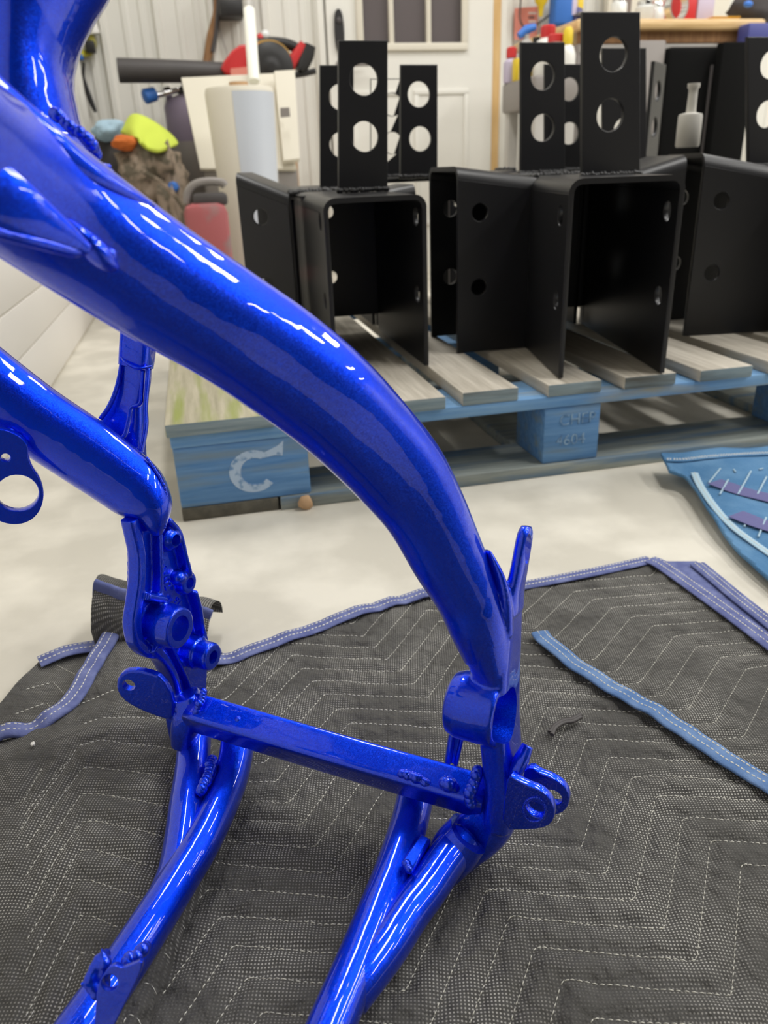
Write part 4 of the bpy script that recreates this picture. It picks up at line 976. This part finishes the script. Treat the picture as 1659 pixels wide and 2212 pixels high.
bm = BM(); add_sweep(bm, [(B_(x, y), 6*sc_, .05) for x, y in [(500, 190), (560, 189), (600, 188)]], up=(0, -1, 0), ex=4, n=16); obj('base', bm, M_RED, lb, 40)
bm = BM(); add_ell(bm, B_(563, 82), 8*sc_); obj('trigger', bm, M_RED, lb, 40); bm = BM(); add_ell(bm, B_(573, 76), 9*sc_); obj('clear_cap', bm, M_CLEAR, lb, 40)
reparent_local(lb)
# leaning cream boards
def leaning(name, px, y0, y1, th, m, label, extra=None):
    pts = [Yp(x, y, y1 if i < 2 else y0) for i, (x, y) in enumerate(px)]
    o = plate('board', pts, [], th, m); r = empty(name, (sum(p.x for p in pts)/4, y0, min(p.z for p in pts)), label, 'board'); o.parent = r
    if extra: extra(r)
    reparent_local(r); return r
leaning('foam_board', [(392, 172), (600, 160), (640, 368), (433, 366)], 3.25, 3.40, .02, M_CREAM, 'wide cream foam board leaning behind the white roll')
def lab(r):
    o = plate('label_sticker', [Yp(x, y, 3.205) for x, y in [(605, 233), (625, 232), (627, 252), (606, 254)]], [], .002, M_GREY, r)
leaning('foam_board', [(592, 158), (636, 155), (647, 346), (612, 350)], 3.22, 3.34, .03, M_CREAM, 'narrow cream board right of the white roll, small grey label', lab)
bm = BM(); add_box(bm, (Yp(438, 368, 3.3).x, 3.26, 0), (Yp(640, 368, 3.3).x, 3.42, Yp(500, 366, 3.3).z), .01); tag(obj('storage_bin', bm, M_GREY), 'low grey storage bin under the leaning cream boards', 'bin')
# upright roll of white film
rx = Yp(527, 300, 3.02).x; rz = Yp(527, 188, 3.02).z; rr = 67*3.0/FPX
M_FILM = mat('stretch_film', C(206, 212, 222), 0.25)
r = empty('film_roll', (rx, 3.02, 0), 'tall upright roll of white foam wrapped partly in bluish film', 'roll')
bm = BM(); add_lathe(bm, (rx, 3.02, 0), ZZ, [(rr*.72, 0), (rr*.8, .2), (rr*.97, rz-.02), (rr*.93, rz-.004), (.03, rz)], 40); obj('foam', bm, M_CREAM, r, 40)
bm = BM(); V = []
for i in range(15):
    a = -1.48+1.55*i/14; V.append([bm.verts.new((rx+math.sin(a)*k*1.012, 3.02-math.cos(a)*k*1.012, z)) for k, z in ((rr*.72, 0.0), (rr*.8, .2), (rr*.97, rz-.02))])
V = [v for v in V]
for a, b in zip(V[:-1], V[1:]):
    for k in range(2): bm.faces.new((a[k], b[k], b[k+1], a[k+1]))
bmesh.ops.transform(bm, matrix=Matrix.Translation((rx, 3.02, 0)) @ Matrix.Rotation(1.2, 4, 'Z') @ Matrix.Translation((-rx, -3.02, 0)), verts=bm.verts[:]); obj('film_wrap', bm, M_FILM, r, 180)
bm = BM(); add_lathe(bm, (rx, 3.02, rz-.03), ZZ, [(.032, 0), (.032, .045), (.026, .045), (.026, .0)], 24, False); obj('core', bm, M_TAN, r, 40)
reparent_local(r)
a, b = Yp(549, 176, 3.16), Yp(537, 10, 3.3)
bm = BM(); add_lathe(bm, a, b-a, [(.019, 0), (.021, .005), (.021, (b-a).length-.005), (.019, (b-a).length)], 20); t = empty('white_tube', a, 'bright white tube leaning upright in front of the leaf blower', 'tube'); obj('tube', bm, M_TUBE, t, 40)
bm = BM(); add_lathe(bm, b, b-a, [(.0215, -.02), (.0215, .012), (.012, .014)], 20); obj('end_cap', bm, M_LGREY, t, 40); reparent_local(t)
# red petrol can
G0 = 2.70; gp = lambda x, y, o=0.0: Yp(x, y, G0+o)
gl, gr = gp(395, 450).x, gp(492, 450).x; gz = gp(440, 440).z
g = empty('fuel_can', ((gl+gr)/2, G0+.1, 0), 'faded red fuel can with dark handle on the floor', 'fuel can')
bm = BM(); add_box(bm, (gl, G0, 0), (gr, G0+.16, gz), .03); obj('can', bm, M_GASRED, g, 40)
bm = BM(); add_sweep(bm, [(gp(x, y, .08), .013, .02) for x, y in [(404, 440), (406, 415), (422, 398), (450, 392), (478, 394), (486, 402)]], up=(0, -1, 0), ex=3, n=16); obj('handle', bm, M_GREY, g, 40)
bm = BM(); add_box(bm, (gp(415, 420).x, G0+.03, gz-.01), (gp(492, 420).x, G0+.13, gz+.03), .012); obj('neck', bm, M_DGRY, g, 40)
reparent_local(g)
# pile of clothes in the corner
def pile(name, cx, cy, Y, rx_, rz_, m, label, cat, seed, amp=.3, ry=None, sub=4, rough2=0.0):
    c = Yp(cx, cy, Y); k = Y*1.03/FPX; o = lump(name, c, (rx_*k, (ry or rx_)*k, rz_*k), m, None, amp, 14, sub, seed, None, rough2); return tag(o, label, cat)
pile('backpack', 272, 428, 3.46, 64, 112, M_CHAR, 'dark charcoal backpack at the bottom of the clothes pile', 'backpack', 3.1, .2)
pile('duffel_bag', 352, 445, 3.80, 42, 120, M_CHAR, 'dark bag behind the camouflage jacket by the fuel can', 'bag', 7.7, .2)
j = pile('camouflage_jacket', 330, 378, 3.2, 50, 50, M_CAMO, 'crumpled brown camouflage jacket on the pile below the lime vest', 'jacket', 1.3, .45, 40, 4, .12)
pile('camouflage_trousers', 385, 530, 3.14, 28, 122, M_CAMO, 'camouflage trousers hanging off the pile beside the fuel can', 'trousers', 5.3, .5, 30, 4, .12)
bm = BM(); add_sweep(bm, [(Yp(x, y, 3.05), .008, .004) for x, y in [(310, 372), (335, 385), (360, 405), (390, 440), (410, 480)]], up=(0, -1, 0), n=10); tag(obj('strap', bm, M_CAMO), 'thin olive strap lying over the camouflage jacket', 'strap')
lv = empty('safety_vest', Yp(325, 300, 3.25), 'bright lime safety vest thrown on top of the clothes pile', 'vest')
V = [[(268, 292), (283, 250), (300, 252), (330, 266), (370, 296), (384, 316)], [(262, 290), (284, 268), (304, 262), (336, 280), (366, 304), (378, 318)], [(285, 292), (292, 284), (305, 290), (338, 300), (362, 312), (370, 318)], [(296, 300), (300, 300), (308, 310), (336, 318), (356, 322), (366, 322)], [(300, 308), (304, 314), (318, 326), (340, 332), (354, 328), (362, 324)]]
bm = BM(); rows = [[bm.verts.new(Yp(x, y, 3.30-.05*r_+.03*math.sin(c_*2.1+r_))) for c_, (x, y) in enumerate(rw)] for r_, rw in enumerate(V)]
for a, b in zip(rows[:-1], rows[1:]):
    for k in range(5): bm.faces.new((a[k], a[k+1], b[k+1], b[k]))
o = obj('vest', bm, M_LIME, lv, 180); ms = o.modifiers.new('s', 'SUBSURF'); ms.levels = ms.render_levels = 2; md = o.modifiers.new('t', 'SOLIDIFY'); md.thickness = .012
reparent_local(lv)
pile('orange_glove', 272, 309, 3.16, 23, 12, M_ORG, 'small orange cloth tucked under the lime vest', 'cloth', 2.2, .25)
pile('pale_blue_cap', 238, 282, 3.40, 28, 18, M_CYAN, 'pale blue cap at the left end of the clothes pile', 'cap', 4.4, .2)
pile('blue_beanie', 375, 404, 3.1, 9, 9, M_BLU, 'small blue cap showing behind the fuel can', 'cap', 6.4, .2)
# things hanging on the left end of the back wall
WY = 3.965; W_ = lambda x, y, o=0.0: Yp(x, y, WY+o)
t = empty('caulk_tube', W_(197, 45), 'white caulk tube hanging on the wall at upper left', 'tube')
bm = BM(); a, b = W_(203, 74), W_(186, 18); add_lathe(bm, a, b-a, [(.026, 0), (.026, .09), (.016, .10), (.012, .15)], 18); obj('cartridge', bm, M_WHITE, t, 40); reparent_local(t)
t = empty('tape_roll', W_(174, 92), 'yellow roll of tape hanging on the wall at upper left', 'tape')
bm = BM(); add_lathe(bm, W_(174, 92, .02), (0.5, -.8, 0), [(.032, 0), (.054, 0), (.054, .03), (.032, .03), (.032, 0)], 28, False); obj('roll', bm, mat('yellow_tape', C(214, 208, 70), .4), t, 40); reparent_local(t)
bm = BM(); add_box(bm, W_(186, 113, -.03), W_(205, 91, .02), .004); tag(obj('small_black_box', bm, M_BLK), 'small black box on the wall beside the yellow tape', 'box')
bm = BM(); add_box(bm, W_(167, 128, -.02), W_(180, 119, .02), .003); tag(obj('blue_clip', bm, M_BLU), 'little blue clip hanging below the yellow tape', 'clip')
bm = BM(); add_sweep(bm, [(W_(x, y), w_*.0024, .006) for x, y, w_ in [(181, 135, 2.5), (180, 165, 3), (186, 190, 4.5), (197, 220, 5), (207, 242, 3)]], up=(0, -1, 0), n=12); tag(obj('black_strap', bm, M_BLK), 'black strap hanging on the white wall at far left', 'strap')
t = empty('axe', W_(465, 70), 'wooden tool handle hanging on the back wall left of the black box', 'tool')
bm = BM(); add_sweep(bm, [(W_(x, y), w_*.0024, .014) for x, y, w_ in [(446, 134, 7), (452, 105, 8), (456, 80, 8), (463, 50, 7), (468, 20, 6), (470, -40, 6)]], up=(0, -1, 0), n=16); obj('handle', bm, M_BROWN, t, 40)
bm = BM(); add_sweep(bm, [(W_(x, y, -.012), w_*.0024, .008) for x, y, w_ in [(459, 112, 4), (466, 75, 4), (470, 40, 4.5), (473, 5, 5), (474, -40, 5)]], up=(0, -1, 0), n=12); obj('grip', bm, M_DGRY, t, 40); reparent_local(t)
t = empty('wall_box', W_(500, 10), 'black control box with grey top on the back wall above the roll', 'box')
bm = BM(); add_box(bm, W_(476, 34, -.10), W_(521, 10, .03), .008); obj('case', bm, M_BLK, t, 40)
bm = BM(); add_box(bm, W_(479, 9, -.09), W_(519, -40, .03), .008); obj('upper_case', bm, M_GREY, t, 40)
bm = BM(); add_sweep(bm, [(W_(x, y), .0035, .0035) for x, y in [(472, 30), (474, 60), (482, 90), (490, 115), (494, 150), (496, 190)]], up=(0, -1, 0), n=8); obj('cable', bm, M_LGREY, t, 60); reparent_local(t)

# ================================================================== benches at the right
# low grey steel bench in the corner by the door
BY = 2.90; N_ = lambda x, y, o=0.0: Yp(x, y, BY+o)
gx0 = Yp(1088, 165, 3.2).x; gx1 = 1.43; gzt = N_(1092, 162).z
gb = empty('steel_bench', ((gx0+gx1)/2, BY+.16, 0), 'grey steel bench in the corner, crowded with bottles', 'bench')
bm = BM(); add_box(bm, (gx0, BY, gzt-.105), (gx1, BY+.32, gzt), .012); obj('top', bm, M_GREY, gb, 40)
for x, y in ((gx0+.03, BY+.03), (gx0+.03, BY+.28), (gx1-.03, BY+.03), (gx1-.03, BY+.28)):
    bm = BM(); add_box(bm, (x-.02, y-.02, 0), (x+.02, y+.02, gzt-.1), .003); obj('leg', bm, M_LGREY, gb, 40)
bm = BM(); add_box(bm, (gx0+.03, BY+.03, .20), (gx1-.03, BY+.29, .22), .003); obj('shelf', bm, M_DGRY, gb, 40); reparent_local(gb)
def on_bench(x, o=.1): p = N_(x, 160, o); return Vector((p.x, BY+o, gzt))
lathe_thing('spray_bottle', on_bench(1223, .05), [(.028, 0), (.030, .005), (.030, .065), (.022, .088), (.013, .096)], M_WHITE, 'white spray bottle with yellow head on the grey steel bench', 'bottle', [('spray_head', .096, [(.015, 0), (.017, .01), (.017, .045), (.01, .055)], M_YEL)])
lathe_thing('jug', on_bench(1180, .2), [(.05, 0), (.054, .01), (.054, .10), (.038, .13), (.026, .138)], M_WHITE, 'white jug with big red cap on the steel bench', 'jug', [('cap', .138, [(.026, 0), (.028, .005), (.028, .035), (.022, .04)], M_RED)])
lathe_thing('red_capped_bottle', on_bench(1198, .10), [(.032, 0), (.032, .10), (.027, .11)], M_WHITE, 'squat white bottle with flat red lid beside the jug', 'bottle', [('lid', .11, [(.031, 0), (.031, .022), (.025, .026)], M_RED)])
lathe_thing('pink_bottle', on_bench(1104, .29), [(.028, 0), (.03, .005), (.03, .07), (.014, .085)], M_LAV, 'small pale bottle with dark red cap at the bench corner', 'bottle', [('cap', .085, [(.02, 0), (.02, .03), (.014, .036)], M_RED)])
c = on_bench(1124, .22); t = empty('carton', c, 'small yellow and white carton at the left end of the steel bench', 'carton')
bm = BM(); add_box(bm, c+Vector((-.026, -.02, 0)), c+Vector((.026, .02, .075)), .003); obj('box', bm, M_YEL, t); bm = BM(); add_box(bm, c+Vector((-.014, -.022, .006)), c+Vector((.026, -.0195, .066)), .001); obj('label_panel', bm, M_WHITE, t); reparent_local(t)
t = empty('blue_nozzle', on_bench(1134, .28), 'blue trigger nozzle on a grey can on the steel bench', 'spray can'); c = on_bench(1134, .28)
bm = BM(); add_lathe(bm, c, ZZ, [(.028, 0), (.028, .13), (.012, .145), (.012, .16)], 20); obj('can', bm, M_LGREY, t, 40); bm = BM(); add_sweep(bm, [(c+Vector((-.03, 0, .155)), .012, .012), (c+Vector((0, 0, .175)), .016, .016), (c+Vector((.035, 0, .185)), .012, .012)], n=14); obj('nozzle', bm, M_BLU, t, 40); reparent_local(t)
for x, o_, m, h, lb_ in [(1156, .27, M_YEL, .13, 'yellow bottle behind the white jug on the steel bench')]:
    lathe_thing('can', on_bench(x, o_), [(.03, 0), (.032, .004), (.032, h-.02), (.022, h)], m, lb_, 'can', [('cap', h, [(.014, 0), (.014, .02)], M_BLK)])
# wall above the low bench
WB = 3.96; K_ = lambda x, y, o=0.0: Yp(x, y, WB+o)
t = empty('wall_sign', K_(1136, 50), 'faded red sign on the wall right of the door', 'sign')
o = plate('panel', [K_(x, y) for x, y in [(1112, 18), (1162, 14), (1160, 84), (1111, 86)]], [], .006, M_PINK, t)
for k in range(5):
    bm = BM(); add_box(bm, K_(1142, 30+k*9, -.006), K_(1158-(k % 2)*4, 27+k*9, -.003)); obj('print_line', bm, M_DGRY if k % 2 else M_WHITE, t)
reparent_local(t)
bm = BM(); add_sweep(bm, [(K_(x, y, -.03), .004, .004) for x, y in [(1128, -30), (1124, 10), (1123, 40), (1132, 58), (1150, 58), (1175, 42), (1200, 20)]], up=(0, -1, 0), n=10); tag(obj('hanging_cable', bm, M_DGRY), 'grey cable looping down in front of the faded sign', 'cable')
lathe_thing('funnel', K_(1168, 36, -.08), [(.008, 0), (.014, .04), (.03, .06), (.034, .14)], M_YEL, 'yellow funnel hanging on the wall near the sign', 'funnel')
bm = BM(); add_box(bm, K_(1198, 52, -.12), K_(1228, -40, -.04), .014); tag(obj('blue_shop_towel', bm, M_BLU), 'bright blue roll of shop towel hanging above the bench', 'towel roll')
bm = BM(); add_box(bm, (K_(1208, 100).x, WB-.02, .62), (K_(1280, 100).x, WB+.02, K_(1240, 44).z), .004); tag(obj('grey_backboard', bm, mat('grey_brown_board', C(142, 132, 122), .8)), 'grey brown back board on the wall behind the spray bottle', 'board')
pl = [(1236, 12, 9, M_LAV, 'lavender bottle'), (1250, 8, 8, M_YEL, 'yellow topped bottle'), (1246, 32, 10, mat('indigo_plastic', C(88, 88, 140), .5), 'indigo spray can')]
for x, y, w_, m, n_ in pl:
    p = K_(x, y+22, -.1); lathe_thing('wall_bottle', p, [(w_*.0024, 0), (w_*.0024, .06), (w_*.0012, .075)], m, n_+' on the small wall rack above the bench', 'bottle', [('cap', .075, [(.01, 0), (.01, .015)], M_WHITE)])
r0 = K_(1225, 56, -.04); bm = BM(); add_box(bm, (r0.x, WB-.16, K_(1240, 30, -.1).z-.012), (K_(1262, 40).x, WB-.02, K_(1240, 30, -.1).z), .002); tag(obj('wall_rack', bm, M_GREY), 'small grey rack on the wall above the bench', 'rack')
# butcher block bench
BX0, BX1, ty = 1.452, 2.235, 3.0; bt = 0.937
b = empty('workbench', (1.85, 3.3, 0), 'workbench with thick butcher block top at upper right', 'workbench')
bm = BM(); add_box(bm, (BX0, ty, bt-.036), (BX1, ty+.62, bt), .012); obj('top', bm, M_BUTCH, b, 40)
bm = BM(); add_box(bm, (BX0+.03, ty+.035, bt-.075), (BX1-.06, ty+.06, bt-.036), .002); obj('apron', bm, M_BROWN, b, 40)
bm = BM(); add_box(bm, (BX0+.03, ty+.03, bt-.105), (BX1-.05, ty+.07, bt-.078), .003); obj('rail', bm, M_LGREY, b, 40)
for x, y in ((BX0+.05, ty+.06), (BX0+.05, ty+.55), (BX1-.07, ty+.06), (BX1-.07, ty+.55)):
    bm = BM(); add_box(bm, (x-.025, y-.025, 0), (x+.025, y+.025, bt-.075), .004); obj('leg', bm, M_GREY, b, 40)
bm = BM(); add_box(bm, (BX0+.04, ty+.05, .25), (BX1-.06, ty+.58, .27), .003); obj('shelf', bm, M_DGRY, b, 40); reparent_local(b)
J_ = lambda x, o=.12: Vector((Yp(x, 40, ty+o).x, ty+o, bt))
for x, o_, w_, h, lb_ in [(1335, .10, .030, .08, 'clear jar with shiny lid, left one on the butcher block'), (1392, .14, .036, .075, 'clear wide jar, middle one on the butcher block'), (1418, .22, .03, .085, 'clear jar behind, right one on the butcher block')]:
    lathe_thing('glass_jar', J_(x, o_), [(w_*.9, 0), (w_, .006), (w_, h*.75), (w_*.8, h*.85)], M_CLEAR, lb_, 'jar', [('lid', h*.85, [(w_*.85, 0), (w_*.85, .012), (w_*.8, .014)], M_CHROME)])
c = J_(1452, .08); t = empty('hose_clamp', c, 'shiny chrome ring standing on the butcher block', 'ring'); bm = BM(); add_lathe(bm, c+Vector((0, 0, .048)), (0.25, -1, 0), [(.042, 0), (.048, 0), (.048, .03), (.042, .03), (.042, 0)], 32, False); obj('ring', bm, M_CHROME, t, 40); reparent_local(t)
for x0, x1, h, o_, m, lb_, cat in [(1466, 1503, .15, .16, M_RED, 'red toolbox on the butcher block', 'box'), (1505, 1541, .14, .16, M_LAV, 'lavender box on the butcher block', 'box'), (1541, 1600, .022, .10, mat('orange_yellow_case', C(222, 168, 48), .5), 'flat orange yellow case on the butcher block', 'case')]:
    a = J_(x0, o_); e = J_(x1, o_); t = empty(cat, (a+e)/2, lb_, cat); bm = BM(); add_box(bm, (a.x, a.y, bt), (e.x, a.y+.12, bt+h*.8), .005); obj('body', bm, m, t, 40)
    bm = BM(); add_box(bm, (a.x-.001, a.y-.001, bt+h*.8), (e.x+.001, a.y+.121, bt+h), .003); obj('lid', bm, m, t, 40); reparent_local(t)
o = lump('tool_bag', J_(1626, .16)+Vector((0, 0, .05)), (.095, .07, .055), M_CHAR, None, .3, 14, 3, 8.2, bt); tag(o, 'dark tool bag at the right end of the butcher block', 'bag')
bm = BM(); add_ell(bm, J_(1612, .06)+Vector((0, 0, .055)), (.02, .012, .012)); tag(obj('blue_clip', bm, M_BLU), 'little blue clip lying on the dark tool bag', 'clip')
p = Yp(1356, 20, 3.5); bm = BM(); add_box(bm, (p.x-.011, 3.49, bt), (p.x+.011, 3.512, 1.9), .002); tag(obj('steel_post', bm, M_GREY), 'thin grey upright post at the back of the workbench', 'post')
bm = BM(); add_box(bm, (2.05, 3.92, 1.0), (2.7, 3.97, 1.5), .004); tag(obj('white_board', bm, M_CREAM), 'pale board on the wall behind the workbench jars', 'board')
bm = BM(); a = Yp(1640, 78, 2.92); add_box(bm, (a.x-.04, 2.93, a.z-.04), (a.x+.16, 3.0, a.z+.045), .01); tag(obj('blue_bin', bm, mat('indigo_bin', C(70, 74, 140), .5)), 'indigo bin hooked below the right end of the workbench', 'bin')
# black cabinet and steel side frame under the bench
k0, k1 = Yp(1447, 100, 2.85), Yp(1572, 100, 2.85)
t = empty('black_cabinet', ((k0.x+k1.x)/2, 3.0, 0), 'big matt black cabinet below the workbench, behind the white bottle', 'cabinet')
bm = BM(); add_box(bm, (k0.x, 2.85, 0), (k1.x, 2.98, k0.z), .02); obj('body', bm, M_MATT, t, 40)
for x in (k1.x-.035, k1.x-.06): 
    bm = BM(); add_box(bm, (x, 2.842, .05), (x+.008, 2.852, k0.z-.06), .002); obj('rib', bm, M_DGRY, t, 40)
reparent_local(t)
k2 = Yp(1590, 90, 2.8); bm = BM(); add_box(bm, (k2.x-.05, 2.8, 0), (k2.x+.09, 2.84, k2.z), .006); tag(obj('dark_panel', bm, M_MATT), 'dark grey upright panel right of the black cabinet', 'panel')
k3 = Yp(1415, 100, 2.86); bm = BM(); add_box(bm, (k3.x-.07, 2.87, 0), (k3.x+.05, 2.9, Yp(1415, 100, 2.86).z+.02), .006); tag(obj('steel_sheet', bm, M_GREY), 'grey steel panel left of the black cabinet', 'panel')
c = Zp(662, 1082, 0.022); c.y = 1.07; o = lump('wood_chip', (c.x, 1.072, .012), (.010, .006, .011), M_TAN, None, .4, 14, 2, 3.3, 0.0); tag(o, 'small tan wood chip stuck on the lower front board of the pallet', 'wood chip')
